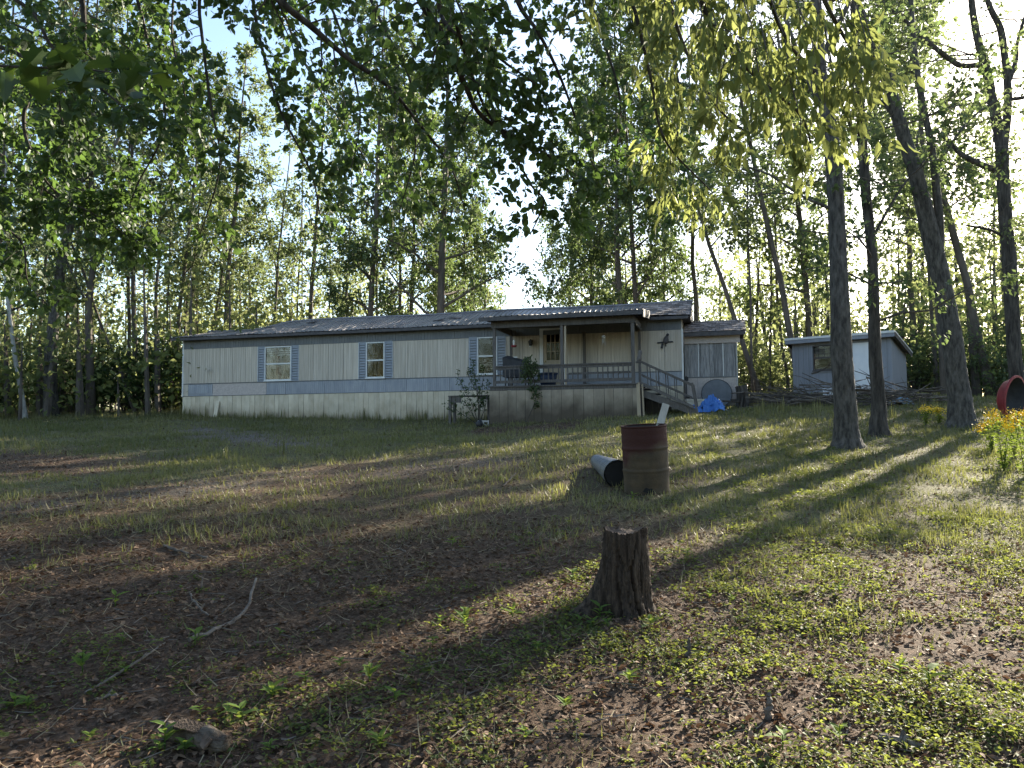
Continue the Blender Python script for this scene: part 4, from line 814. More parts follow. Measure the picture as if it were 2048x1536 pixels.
near_tree('clearing_tree', 'thick grey tree with leaning upper trunk left of the mobile home', 33.0, [(102, 828, 34), (101, 780, 29), (103, 687, 25), (116, 581, 21), (123, 525, 20), (130, 483, 18), (141, 448, 16), (146, 370, 15), (155, 321, 13), (166, 180, 9), (172, 60, 6), (180, -80, 3)],
          [[(146, 375, 11), (176, 350, 10), (211, 320, 9), (240, 270, 7), (270, 200, 4)], [(122, 530, 8), (110, 510, 6), (95, 490, 4)], [(128, 510, 6), (150, 560, 5), (172, 600, 4)]], M['bark_grey'], M['lf_far'], 25, leaf_from=.55, limbs=10, spread=3.6, size=.17)
near_tree('clearing_tree', 'slim pale-barked tree at the far left edge', 32.0, [(49, 829, 12), (40, 770, 10), (30, 715, 9), (23, 658, 8), (14, 580, 8), (10, 480, 7), (12, 350, 5), (14, 200, 3)], [], M['bark_pale'], M['lf_mid'], 26, leaf_from=.35, limbs=10, spread=2.4, size=.17)

# ---- far woods all round: one mass
def far_woods(name, label, sectors, m, seed, size=.30):
    g = np.random.default_rng(seed); wd = MB(); lv = MB()
    for (a0, a1, d0, d1, n, h0, h1) in sectors:
        for _ in range(n):
            a = g.uniform(a0, a1); d = math.sqrt(g.uniform(d0 ** 2, d1 ** 2)); x, y = d * math.sin(a), d * math.cos(a); z = gz1(x, y); h = g.uniform(h0, h1); rr = g.uniform(.06, .2); lean = g.normal(0, .04, 2)
            Q = np.array([(x + lean[0] * s * h, y + lean[1] * s * h, z - .3 + s * h) for s in (0, .35, .7, 1)]); wd.tube(Q, [rr, rr * .8, rr * .5, .02], 5, cap=False)
            m_ = int(h * 30); t = g.uniform(.05, 1.0, m_) ** .8; w = (1.2 + 1.4 * np.sin(t * 3.0)) * g.uniform(.6, 1.2); th = g.uniform(0, 6.28, m_); q = np.sqrt(g.uniform(0, 1, m_)) * w
            cl = g.normal(0, .5, (m_, 3)); pp = np.stack([x + lean[0] * t * h + q * np.cos(th), y + lean[1] * t * h + q * np.sin(th), z + t * h], 1) + cl * .4
            leaf_batch(lv, 'rhomb', pp, g.normal(0, 1, (m_, 3)) + np.array([0, 0, -.3]), g.normal(0, .9, (m_, 3)) + np.array([0, 0, 1]), size * g.uniform(.6, 1.3, m_), .7, np.clip(g.normal(.5, .3, m_), .02, 1))
    t = bpy.data.objects.new(name, None); COL.objects.link(t); tag(t, label, 'woods'); t['kind'] = 'stuff'
    part('stems', wd, M['bark_far'], t, kind='stuff'); part('foliage', lv, m, t, kind='stuff')
far_woods('far_woods', 'sunlit yellow green woods filling the background beyond the clearing', [(R(-44), R(-1.5), 52, 85, 150, 6, 17), (R(3.5), R(50), 52, 85, 150, 6, 17), (R(-1.5), R(3.5), 66, 90, 14, 2, 5), (R(-44), R(-14), 36, 52, 110, 2.0, 7), (R(16), R(48), 36, 52, 80, 2.5, 8), (R(-50), R(55), 85, 110, 160, 3, 9)], M['lf_sunlit'], 61)
far_woods('rear_woods', 'unseen green woods standing behind the photographer', [(R(100), R(260), 28, 60, 180, 11, 18)], M['lf_far'], 62, .45)  # unseen woods, mirrored in the windows and sized to cut low sky light

# ---- shrubs and undergrowth at the edge of the woods
def shrub_mesh(seed, h, w, n, size, stems=7):
    g = np.random.default_rng(seed); wd = MB(); acc = Acc()
    for i in range(stems):
        az = g.uniform(0, 6.28); d = np.array([math.cos(az) * w / h * .6, math.sin(az) * w / h * .6, 1.0]); pts = [np.array([g.normal(0, .08), g.normal(0, .08), -.1])]; ln = h * g.uniform(.7, 1.1)
        for s in range(6): pts.append(pts[-1] + nrm(d) * ln / 6); d = d + g.normal(0, .22, 3)
        pts = np.array(pts); wd.tube(pts, np.linspace(.02, .005, 7), 4, cap=False); sub_grow(wd, acc, pts, .018, g, .22, h * .35, .1, .05, 3, h * .13, n, .06 * h / 2, 3)
    return wd.mesh('stem'), mk_leaves(acc, 'rhomb', size, .62, g, 1.0).mesh('foliage')
SHR = [shrub_mesh(700 + i, 2.6, 1.6, 9, .12, 9) for i in range(3)]
for s_, f_ in SHR: s_.materials.append(M['twig'])
def shrub(px, py, d, sc, label, m, group='shrubs at the edge of the woods', name='shrub'):
    p = at(px, py, d); t = thing(name, label, 'shrub', (p[0], p[1], gz1(p[0], p[1])), rnd.uniform(0, 6.28), group); s_, f_ = SHR[rnd.randrange(3)]
    part('stem', s_, None, t, scale=(sc, sc, sc)); key = (f_.name, m.name)
    if key not in _vc: _vc[key] = f_.copy(); _vc[key].materials.clear(); _vc[key].materials.append(m)
    f2 = _vc[key]; part('foliage', f2, None, t, scale=(sc, sc, sc), kind='stuff')
for i, (px, d, sc) in enumerate([(10, 35, 1.1), (70, 37, 1.2), (150, 35, 1.0), (205, 34.5, 1.2), (250, 35, 1.35), (295, 34.5, 1.3), (335, 36, 1.5), (352, 38, 1.4)]):
    shrub(px, 800, d, sc, f'dark green shrub left of the mobile home, {ORD[i]} from the left edge', M['lf_shrub'])
for i, (px, d, sc) in enumerate([(1500, 36, 1.0), (1535, 40, 1.3), (1565, 42, 1.2)]): shrub(px, 790, d, sc, f'{["small", "sunlit yellow green", "tall bright"][i]} shrub in the gap between addition and shed', M['lf_sunlit'])
for i, (px, d, sc) in enumerate([(1835, 33, 1.3), (1870, 35, 1.5), (1915, 32, 1.1), (1965, 33, 1.2), (2020, 31, 1.0), (2070, 29, 1.2)]): shrub(px, 790, d, sc, f'leafy shrub right of the shed, {ORD[i]} rightwards from its wall', M['lf_mid'])

# ---- overhanging branches of the three trees that stand just outside the frame
def over_tree(name, label, base, trunk_h, r, limbs, m_leaf, tmpl, size, width, seed, step=.24, length=.75, per=7, big=0, lean=(0, 0), droop=.35, tw=4):
    g = np.random.default_rng(seed); z = gz1(*base); org = np.array([base[0], base[1], z]); t = thing(name, label, 'tree', tuple(org))
    P = np.array([(lean[0] * s, lean[1] * s, -.3 + s * (trunk_h + .3)) for s in np.linspace(0, 1, 9)]) + g.normal(0, .04, (9, 3)) * np.array([1, 1, 0]); wd = MB(); wd.tube(P, r * (1 - .6 * np.linspace(0, 1, 9)), 14, rough=.06, seed=seed); part('trunk', wd, M['bark'], t, smooth=True)
    acc = Acc(); tw_ = MB()
    for (h0, px_pts, r0) in limbs:
        i0 = min(int(h0 / trunk_h * 8), 8); s0 = P[i0]; Q = [at(*q) - org for q in px_pts]; mid = (s0 + Q[0]) / 2 + np.array([0, 0, .5]); path = spline(np.vstack([[s0], [mid], Q]), 40)
        lm = MB(); lm.tube(path, np.linspace(r0, .006, 40) ** 1.0, 8, rough=.05, seed=seed); part('limb', lm, M['bark'], t, smooth=True)
        i1 = int(40 * .25); sub_grow(tw_, acc, path[i1:], r0 * .6, g, step, length, .0, droop, tw, .26, per, .03, 3, jitter=1.0)
    part('twigs', tw_, M['twig'], t, kind='stuff')
    part('foliage', mk_leaves(acc, tmpl, size, width, g, .8), m_leaf, t, kind='stuff'); return t, org, g
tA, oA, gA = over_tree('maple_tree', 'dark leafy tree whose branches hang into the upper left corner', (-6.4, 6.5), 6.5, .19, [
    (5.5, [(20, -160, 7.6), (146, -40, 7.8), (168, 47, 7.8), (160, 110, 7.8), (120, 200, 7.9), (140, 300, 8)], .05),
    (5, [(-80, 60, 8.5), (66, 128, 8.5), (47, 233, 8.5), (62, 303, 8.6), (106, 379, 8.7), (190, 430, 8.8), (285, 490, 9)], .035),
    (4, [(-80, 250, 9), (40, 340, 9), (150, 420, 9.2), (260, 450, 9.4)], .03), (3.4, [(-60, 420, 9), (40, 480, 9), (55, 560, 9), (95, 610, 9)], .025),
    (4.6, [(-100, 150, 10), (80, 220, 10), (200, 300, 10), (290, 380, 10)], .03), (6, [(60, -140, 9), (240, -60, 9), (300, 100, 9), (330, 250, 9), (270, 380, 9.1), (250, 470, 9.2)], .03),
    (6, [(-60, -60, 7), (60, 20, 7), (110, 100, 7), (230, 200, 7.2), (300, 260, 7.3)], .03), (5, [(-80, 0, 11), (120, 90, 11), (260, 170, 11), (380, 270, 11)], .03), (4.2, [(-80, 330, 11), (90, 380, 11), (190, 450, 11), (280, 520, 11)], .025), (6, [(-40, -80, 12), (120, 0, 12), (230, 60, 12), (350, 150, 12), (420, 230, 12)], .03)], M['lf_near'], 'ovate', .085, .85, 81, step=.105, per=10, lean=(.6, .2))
tB, oB, gB = over_tree('shade_tree', 'shade tree whose drooping branches cross the top middle of the picture', (-1.2, -2.2), 6.6, .24, [
    (6, [(480, -120, 7.0), (561, 0, 7.2), (620, 51, 7.4), (700, 120, 7.6), (773, 170, 7.8), (840, 250, 8), (900, 330, 8.2), (930, 420, 8.4)], .05),
    (6.2, [(800, -120, 6.8), (841, 0, 7), (882, 65, 7.1), (926, 161, 7.3), (958, 226, 7.5), (1007, 262, 7.7), (1084, 303, 7.9), (1136, 343, 8.1), (1180, 400, 8.3)], .05),
    (6.2, [(860, -60, 6.8), (894, 52, 7), (962, 89, 7.1), (1015, 129, 7.2), (1075, 174, 7.4), (1110, 240, 7.5)], .03), (6, [(940, 140, 7.2), (1015, 283, 7.6), (1063, 371, 7.9), (1088, 404, 8), (1060, 470, 8.2)], .022),
    (6.4, [(1020, -120, 7), (1035, 0, 7), (1079, 69, 7.2), (1120, 153, 7.4), (1160, 260, 7.6), (1190, 340, 7.8)], .035), (6, [(380, -120, 8), (400, 40, 8), (420, 200, 8.1), (440, 330, 8.2), (400, 470, 8.3)], .03),
    (6, [(480, -100, 8.5), (520, 80, 8.5), (560, 220, 8.6), (620, 340, 8.8), (640, 430, 9)], .03), (6, [(600, -140, 9), (680, 60, 9), (720, 220, 9), (700, 350, 9)], .03), (6, [(330, -100, 9), (345, 80, 9), (370, 200, 9), (360, 350, 9)], .025),
    (6.3, [(700, -120, 8.2), (760, 40, 8.2), (820, 160, 8.3), (830, 300, 8.4), (800, 420, 8.6)], .03), (6.4, [(1150, -100, 8), (1200, 60, 8), (1240, 200, 8), (1230, 330, 8.1)], .03), (6.2, [(520, -140, 11), (580, 60, 11), (640, 180, 11.2), (720, 300, 11.4), (760, 380, 11.5)], .03), (6.4, [(860, -140, 11), (930, 40, 11), (1000, 180, 11), (990, 320, 11.2)], .03), (6.4, [(1250, -140, 10), (1330, 60, 10), (1360, 200, 10), (1340, 330, 10.2), (1300, 420, 10.4)], .03)], M['lf_near'], 'ovate', .085, .82, 82, step=.125, per=8, lean=(-.3, .8))
tC, oC, gC = over_tree('hickory_tree', 'tree with long sunlit yellow green leaves hanging at the upper right', (5.2, .6), 6.5, .22, [
    (5.6, [(1420, -140, 5.6), (1400, -20, 5.6), (1440, 80, 5.7), (1520, 160, 5.8), (1600, 230, 5.9), (1625, 300, 6)], .035), (5.8, [(1600, -140, 5.4), (1640, -20, 5.5), (1680, 60, 5.6), (1720, 120, 5.7), (1745, 150, 5.8)], .03),
    (5.8, [(1330, -140, 6.5), (1340, 0, 6.5), (1380, 120, 6.6), (1440, 220, 6.7), (1500, 270, 6.8)], .03), (5.6, [(1500, -140, 5.8), (1540, 0, 5.8), (1580, 90, 5.9), (1640, 160, 6), (1665, 210, 6)], .03), (6, [(1240, -120, 7), (1270, 20, 7), (1300, 150, 7.1), (1330, 280, 7.2), (1420, 380, 7.4)], .03)], M['lf_hick'], 'ovate', .115, .42, 83, step=.13, length=.65, per=9, lean=(-.6, .5), droop=.8)
# single large leaves
lm_me = {}
def leaf_obj(parent, org, px, py, d, tmpl, size, width, m, g, droop):
    key = (tmpl, int(g.integers(0, 5)))
    if key not in lm_me:
        b_ = MB(); leaf_batch(b_, tmpl, np.zeros((1, 3)), np.array([[1.0, 0, 0]]), np.array([[0, 0, 1.0]]), 1.0, width, np.array([.2 + .18 * key[1]])); lm_me[key] = b_.mesh('leaf')
    o = part('leaf', lm_me[key], m, parent, at(px, py, d) - org); dr = Vector((g.normal(0, .6), g.normal(0, .6), -droop)); o.rotation_mode = 'QUATERNION'; q = dr.to_track_quat('X', 'Z'); o.rotation_quaternion = q @ Euler((g.normal(0, .5), 0, 0)).to_quaternion(); s = size * g.uniform(.75, 1.2); o.scale = (s, s, s)
tw = MB(); tw.tube(np.array([at(-80, 128, 2.6), at(60, 135, 2.6), at(160, 138, 2.62), (at(235, 146, 2.65))]) - oA, [.006, .005, .004, .002], 5, cap=False).tube(np.array([at(-80, 128, 2.6), at(-300, 60, 3.2), oA + np.array([.35, .1, 3.9])]) - oA, [.006, .012, .02], 5, cap=False); part('low_branch', tw, M['twig'], tA)
for i in range(34): px_ = gA.uniform(-20, 335); leaf_obj(tA, oA, px_, 138 + gA.normal(0, 26) + (px_ / 335) * 20, 2.6 + gA.normal(0, .08), 'maple', .105, .62, M['lf_shrub'], gA, .5)  # dark shrub green gives these leaves their backlit silhouette tone
spots = [(1320, 30, 5.2), (1400, 60, 5.1), (1450, 40, 5.0), (1500, 90, 5.0), (1560, 100, 5.0), (1600, 60, 5.0), (1640, 40, 5.1), (1690, 90, 5.1), (1730, 110, 5.2), (1620, 130, 5.0), (1540, 150, 5.1), (1480, 150, 5.1), (1590, 190, 5.1), (1650, 200, 5.2), (1530, 210, 5.2), (1640, 240, 5.2), (1600, 270, 5.2), (1440, 120, 5.2), (1560, 180, 5.1), (1670, 150, 5.1), (1500, 230, 5.3), (1745, 130, 5.2)]
for (sx, sy, sd_) in spots:
    a_ = at(sx + gC.normal(0, 10), sy - 35, sd_) - oC; b_ = at(sx, sy + 10, sd_) - oC; nb = at(sx - 20, sy - 110, sd_ + .35) - oC; part('twig', MB().tube([nb, a_, b_], [.006, .004, .002], 4, cap=False), M['twig'], tC)
    for k in range(11): leaf_obj(tC, oC, sx + gC.normal(0, 16), sy + gC.normal(-6, 17), sd_ + gC.normal(0, .04), 'ovate', .125, .42, M['lf_hick'], gC, 1.3)

# ------------------------------------------------------------------ yard objects
def noise3(P, s, seed=0):
    g = np.random.default_rng(seed); out = np.zeros(len(P))
    for _ in range(5):
        k = g.normal(0, s, 3); out += np.sin(P @ k + g.uniform(0, 6.28))
    return out / 5
# rusty burn barrel
b = ground_at(1294, 984); t = thing('burn_barrel', 'rusty open steel barrel standing in the yard', 'barrel', b); t.rotation_euler = (R(3.5), R(-2.6), 0)
Rb, Hb = .298, .885
prof = [(Rb - .01, -.03), (Rb, .0)]
for z in np.linspace(.02, Hb - .02, 60):
    rr = Rb
    for rib in (.30, .59): rr += .013 * math.exp(-((z - rib) / .014) ** 2)
    prof.append((rr + .0015 * math.sin(z * 55), z))
def dent(V, th):
    for i in range(V.shape[0]):
        z = V[i, :, 2]; f = 1 - .035 * np.exp(-((th - 4.9) / .5) ** 2 - ((z - .08) / .09) ** 2) - .015 * np.exp(-((th - 3.9) / .4) ** 2 - ((z - .7) / .12) ** 2) + .004 * np.sin(th * 5 + z * 4)
        V[i, :, 0] *= f; V[i, :, 1] *= f
    return V
part('drum', MB().lathe(prof, 48, wob=dent), M['barrel'], t, smooth=True); part('inner_wall', MB().lathe([(Rb - .012, Hb - .02), (Rb - .012, .1), (0, .1)], 40), M['metal_dark'], t, smooth=True)
part('rim', MB().lathe([(Rb - .014, Hb - .03), (Rb + .002, Hb - .026), (Rb + .009, Hb - .012), (Rb + .004, Hb), (Rb - .008, Hb), (Rb - .014, Hb - .01)], 48), M['barrel'], t, smooth=True)
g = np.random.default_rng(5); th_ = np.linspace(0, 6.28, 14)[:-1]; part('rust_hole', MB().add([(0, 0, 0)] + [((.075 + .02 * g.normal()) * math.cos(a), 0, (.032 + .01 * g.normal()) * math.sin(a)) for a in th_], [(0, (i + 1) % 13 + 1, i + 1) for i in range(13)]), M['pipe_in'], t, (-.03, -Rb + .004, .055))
part('ash', MB().lathe([(0, .5), (.15, .49), (Rb - .014, .46)], 24), M['litter'], t)
# plank standing in the barrel
p0 = at(1300, 900, b[1] + .05); p1 = at(1332, 808, b[1] + .2); d_ = nrm(p1 - p0)
t = thing('wood_plank', 'pale wooden plank sticking up out of the rusty barrel', 'plank', p0); part('board', MB().bar((0, 0, -.12), p1 - p0, .095, .022, (0, 1, .2)), M['plank'], t)
# corrugated drain pipe
q0 = ground_at(1236, 975); q1 = ground_at(1196, 936, 9); L = q1 - q0
t = thing('drain_pipe', 'crushed corrugated drain pipe lying behind the rusty barrel', 'pipe', q0)
n = 90; path = np.array([L * 1.05 * s + np.array([0, 0, .18 - .08 * s]) for s in np.linspace(0, 1, n)]); rad = np.array([(.185 - .085 * s) + .010 * (math.sin(s * 2 * math.pi * 15) > -.2) for s in np.linspace(0, 1, n)])
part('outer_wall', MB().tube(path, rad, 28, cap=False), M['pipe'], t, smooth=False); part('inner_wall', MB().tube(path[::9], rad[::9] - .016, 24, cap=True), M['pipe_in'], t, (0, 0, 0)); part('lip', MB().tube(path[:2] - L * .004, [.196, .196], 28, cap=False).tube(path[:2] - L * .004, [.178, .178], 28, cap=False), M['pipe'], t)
# tree stump
b = ground_at(1253, 1222); t = thing('tree_stump', 'weathered grey brown tree stump with cracked sides in the foreground', 'stump', b)
k, n = 96, 40; sc = b[1] / F; th_ = np.arange(k) * 2 * math.pi / k; V = np.empty((n, k, 3)); hs = 160 * sc; g = np.random.default_rng(3)
grv = sum(np.abs(np.sin(th_ * f + p)) ** e * a for f, p, e, a in ((2.5, .4, 6, .05), (6.5, 1.9, 8, .055), (11.5, .3, 3, .035), (19, 2.2, 2, .02)))
cracks = sum(a * np.exp(-((np.angle(np.exp(1j * (th_ - c)))) / w) ** 2) for c, w, a in ((4.98, .04, .34), (4.25, .06, .22), (5.45, .035, .20), (3.7, .07, .2), (4.62, .03, .16), (5.2, .02, .12)))
for i in range(n):
    s = i / (n - 1); r = (44 + 3 * (1 - s)) * sc * (1 + .0 * s)
    fl = math.exp(-s / .16); rr = r * (1 + .18 * fl) + 112 * sc * math.exp(-s / .27) * np.exp(-((np.angle(np.exp(1j * (th_ - 3.3)))) / .40) ** 2) + 22 * sc * fl * np.exp(-((np.angle(np.exp(1j * (th_ - 4.6)))) / .3) ** 2) + 20 * sc * fl * np.exp(-((np.angle(np.exp(1j * (th_ - .2)))) / .5) ** 2)
    rr = rr * (1 + .035 * np.sin(th_ * 3 + 1) + .02 * np.sin(th_ * 5 + s * 3)) - r * np.roll(grv, int(3 * math.sin(s * 5)) + int(g.integers(-1, 2))) * (1 + .6 * np.sin(s * 9 + th_ * 2) + .4 * np.sin(s * 17 + th_ * 5)) - r * np.roll(cracks, int(2.5 * math.sin(s * 7 + 1))) * (.8 + .5 * math.sin(s * 4 + 1)) + g.normal(0, .004, k) * r * 4
    V[i, :, 0] = rr * np.cos(th_) - 8 * sc * s * 0; V[i, :, 1] = rr * np.sin(th_); V[i, :, 2] = -.06 + s * (hs + .06) + (s > .9) * (s - .9) * 10 * (.014 * np.sin(th_ * 2 + 2) + .004 * g.normal(0, 1, k))
idx = np.arange(n * k).reshape(n, k); mb = MB().add(V.reshape(-1, 3), np.stack([idx[:-1], np.roll(idx, -1, 1)[:-1], np.roll(idx, -1, 1)[1:], idx[1:]], -1).reshape(-1, 4)); part('stump_side', mb, M['stump'], t, smooth=True)
rings = [V[-1]]
for s in (.85, .6, .3): c = V[-1].mean(0); q = c + (V[-1] - c) * s; q[:, 2] = c[2] - .012 + .010 * noise3(q, 60, 4) - .02 * (1 - s); rings.append(q)
RR = np.concatenate(rings + [V[-1].mean(0)[None] - np.array([0, 0, .03])]); f = []
for j in range(3):
    for i in range(k): f.append((j * k + i, j * k + (i + 1) % k, (j + 1) * k + (i + 1) % k, (j + 1) * k + i))
for i in range(k): f.append((3 * k + i, 3 * k + (i + 1) % k, 4 * k))
part('cut_top', MB().add(RR, f), M['cut_wood'], t)
for i in range(9):
    a = g.uniform(0, 6.28); p = np.array([math.cos(a), math.sin(a), 0]) * 40 * sc * g.uniform(.5, 1) + np.array([0, 0, hs - .01]); part('splinter', MB().bar(p, p + np.array([g.normal(0, .02), g.normal(0, .02), g.uniform(.008, .02)]), .006, .004), M['cut_wood'], t)
# rotten log in the lower left corner
b = ground_at(395, 1490); t = thing('rotten_log', 'crumbling pale rotten log piece in the lower left foreground', 'log', b, R(-28)); k, n = 26, 22; V = np.empty((n, k, 3)); th_ = np.arange(k) * 2 * math.pi / k
for i in range(n):
    s = i / (n - 1); r = .045 * (1 - .45 * abs(2 * s - 1) ** 3); V[i] = np.stack([np.full(k, (s - .5) * .34), r * np.cos(th_) * 1.15, r * np.sin(th_) + .03], 1)
v = V.reshape(-1, 3); v = v * (1 + .30 * noise3(v, 42, 8)[:, None] * np.array([.25, 1, 1])) ; mb = MB().add(v, np.stack([np.arange(n * k).reshape(n, k)[:-1], np.roll(np.arange(n * k).reshape(n, k), -1, 1)[:-1], np.roll(np.arange(n * k).reshape(n, k), -1, 1)[1:], np.arange(n * k).reshape(n, k)[1:]], -1).reshape(-1, 4)); mb.f.append(np.array([list(range(k))[::-1]])); mb.f.append(np.array([list(range((n - 1) * k, n * k))]))
part('wood', mb, M['rock'], t, smooth=True); part('bark_flake', MB().box(-.05, .06, -.03, .03, 0, .012), M['stump'], t, (-.02, -.03, .075), (.3, .2, .4)); part('bark_flake', MB().box(-.04, .04, -.02, .025, 0, .01), M['cut_wood'], t, (.09, -.04, .04), (.8, .1, -.4))
# loose sticks
STK = [([(328, 1094), (365, 1108), (415, 1118)], .016, 'curved brown stick lying on litter in the left middle ground'), ([(378, 1285), (440, 1262), (492, 1222), (512, 1178)], .014, 'long knobbly grey stick with upturned end in the lower left'), ([(430, 1243), (470, 1205)], .008, 'thin straight twig just above the long knobbly stick'),
       ([(380, 1188), (403, 1225), (418, 1232)], .009, 'dark forked twig left of the long knobbly stick'), ([(402, 1180), (400, 1205)], .006, 'short pale stub of stick standing by the dark twig'), ([(170, 1390), (290, 1318), (330, 1290)], .008, 'long thin pale twig lying diagonally across dark litter'),
       ([(192, 1403), (215, 1396), (235, 1400)], .010, 'short pale bent stick near the lower left corner'), ([(785, 1104), (800, 1100), (812, 1106)], .008, 'tiny pale stick fragment left of the stump top'), ([(1005, 975), (1032, 958)], .014, 'grey stick leaning on weeds left of the barrel'),
       ([(1760, 1482), (1800, 1492), (1860, 1505)], .020, 'thick half-buried root in the lower right foreground'), ([(1534, 1440), (1540, 1400)], .016, 'short upright cut stub at the lower right'), ([(1374, 1318), (1384, 1290)], .013, 'short grey stub right below the stump'), ([(1140, 1475), (1210, 1478)], .007, 'thin straight twig below the stump shadow'), ([(1305, 1120), (1350, 1118)], .007, 'thin pale twig right beside the stump')]
for pts, r, lab in STK:
    G = [ground_at(*q) for q in pts]; o_ = G[0]; pth = np.array(G) - o_ + np.array([0, 0, r * .7]); up_ = 'upright' in lab or 'standing' in lab or 'stub right' in lab
    if up_: pth = np.array([[0, 0, -.03], [.01, .0, .05], [.015, .005, .10]])
    if 'upturned' in lab: pth[-1, 2] += .06
    if 'leaning' in lab: pth[-1, 2] += .08
    pth = spline(pth, 12); pth[1:-1] += np.random.default_rng(len(lab)).normal(0, r * .35, (10, 3)); t = thing('fallen_stick', lab, 'stick', o_, 0, 'sticks lying in the yard'); part('stem', MB().tube(pth, np.linspace(r, r * .6, 12), 7, rough=.15, seed=3), M['stick'], t)
    if len(pts) > 2 and not up_: part('knot', MB().tube([pth[5], pth[5] + np.array([.02, .02, .03])], [r * .6, r * .3], 5), M['stick'], t)
# brush pile in front of the shed
b = ground_at(1650, 808); t = thing('brush_pile', 'wide heap of grey cut branches in front of the shed', 'brush pile', b); g = np.random.default_rng(17)
for i in range(170):
    px = g.uniform(1490, 1850); py = g.uniform(800, 814) - (px > 1700) * 2; c = ground_at(px, py); ln = g.uniform(.8, 2.8); az = g.normal(0, .5) + (math.pi if g.random() < .5 else 0); h = abs(g.normal(0, .30)) * (1.2 - abs(px - 1670) / 220) + .03; dz = g.normal(.05, .12)
    d0 = np.array([math.cos(az), math.sin(az) * .7, dz]); pts = [c + np.array([0, 0, h]) - d0 * ln / 2]
    for s in range(5): pts.append(pts[-1] + d0 * ln / 5); d0 = d0 + g.normal(0, .10, 3)
    pts = np.array(pts); zz = gz(pts[:, 0], pts[:, 1]); pts[:, 2] = np.maximum(pts[:, 2], zz + .02); r = g.uniform(.010, .035)
    w = MB().tube(pts - b, np.linspace(r, r * .3, 6), 5, cap=False)
    if g.random() < .6:
        j = 3; e = pts[j] + nrm(g.normal(0, .5, 3) + np.array([0, 0, .5]) + d0) * .5; w.tube(np.array([pts[j], e]) - b, [r * .5, r * .15], 4, cap=False)
    part('branch', w, M['stick'] if g.random() < .6 else M['twig'], t)
for px, top, d in ((1595, 768, 25), (1740, 752, 26), (1752, 765, 26)):
    c = ground_at(px, 806); e = at(px - 8, top, c[1]); part('branch', MB().tube(np.array([c - np.array([0, 0, .05]), (c + e) / 2 + np.array([.12, 0, .05]), e]) - b, [.03, .022, .01], 6, cap=False), M['stick'], t)
# white box in front of the shed
def yard(name, label, cat, px, py, d, rz=0):
    p = at(px, py, d); return thing(name, label, cat, (p[0], p[1], gz1(p[0], p[1])), rz)
t = yard('white_box', 'small white box lying in front of the shed window', 'box', 1661, 785, 27.0, R(-30)); part('box_body', MB().box(-.23, .23, -.16, .16, .08, .33), M['white_paint'], t); part('lid', MB().box(-.245, .245, -.175, .175, .332, .39), M['white_paint'], t); part('base', MB().box(-.22, .22, -.15, .15, -.02, .078), M['metal_dark'], t)
# round disc leaning on the addition
c = H(21.75, -.05, 0); t = thing('round_tabletop', 'large grey disc leaning against the addition wall', 'tabletop', (c[0], c[1], gz1(c[0], c[1])), HYAW)
part('disc', MB().lathe([(0, -.02), (.50, -.02), (.52, 0), (.50, .02), (0, .02)], 48, Matrix.Translation((0, .10, .5)) @ Matrix.Rotation(R(76), 4, 'X')), M['grey_disc'], t); part('rim', MB().lathe([(.50, .018), (.53, .022), (.53, -.022), (.50, -.018)], 48, Matrix.Translation((0, .10, .5)) @ Matrix.Rotation(R(76), 4, 'X')), M['metal_dark'], t)
c = H(22.6, -.1, 0); t = thing('upright_log', 'dark upright log at the right corner of the addition', 'log', (c[0], c[1], gz1(c[0], c[1])), .4)
part('bark', MB().tube([(0, 0, -.08), (.02, 0, .25), (.0, 0, .5), (-.03, .02, .72)], [.25, .21, .20, .19], 16, rough=.14, seed=4, cap=False), M['bark'], t); part('cut_top', MB().lathe([(0, .71), (.12, .72), (.185, .70)], 16, Matrix.Translation((-.03, .02, 0))), M['cut_wood'], t); part('broken_slab', MB().bar((-.2, -.15, -.05), (-.14, -.2, .5), .12, .06), M['bark'], t)
c = H(21.05, -.35, 0); t = thing('plywood_sheet', 'low beige panel leaning at the foot of the addition', 'panel', (c[0], c[1], gz1(c[0], c[1])), HYAW); part('sheet', MB().box(-.4, .42, -.01, .012, -.02, .37), M['skirt'], t, (0, 0, 0), (R(-12), 0, 0)); part('batten', MB().box(-.4, .42, -.03, -.012, .30, .34), M['skirt'], t, (0, 0, 0), (R(-12), 0, 0))
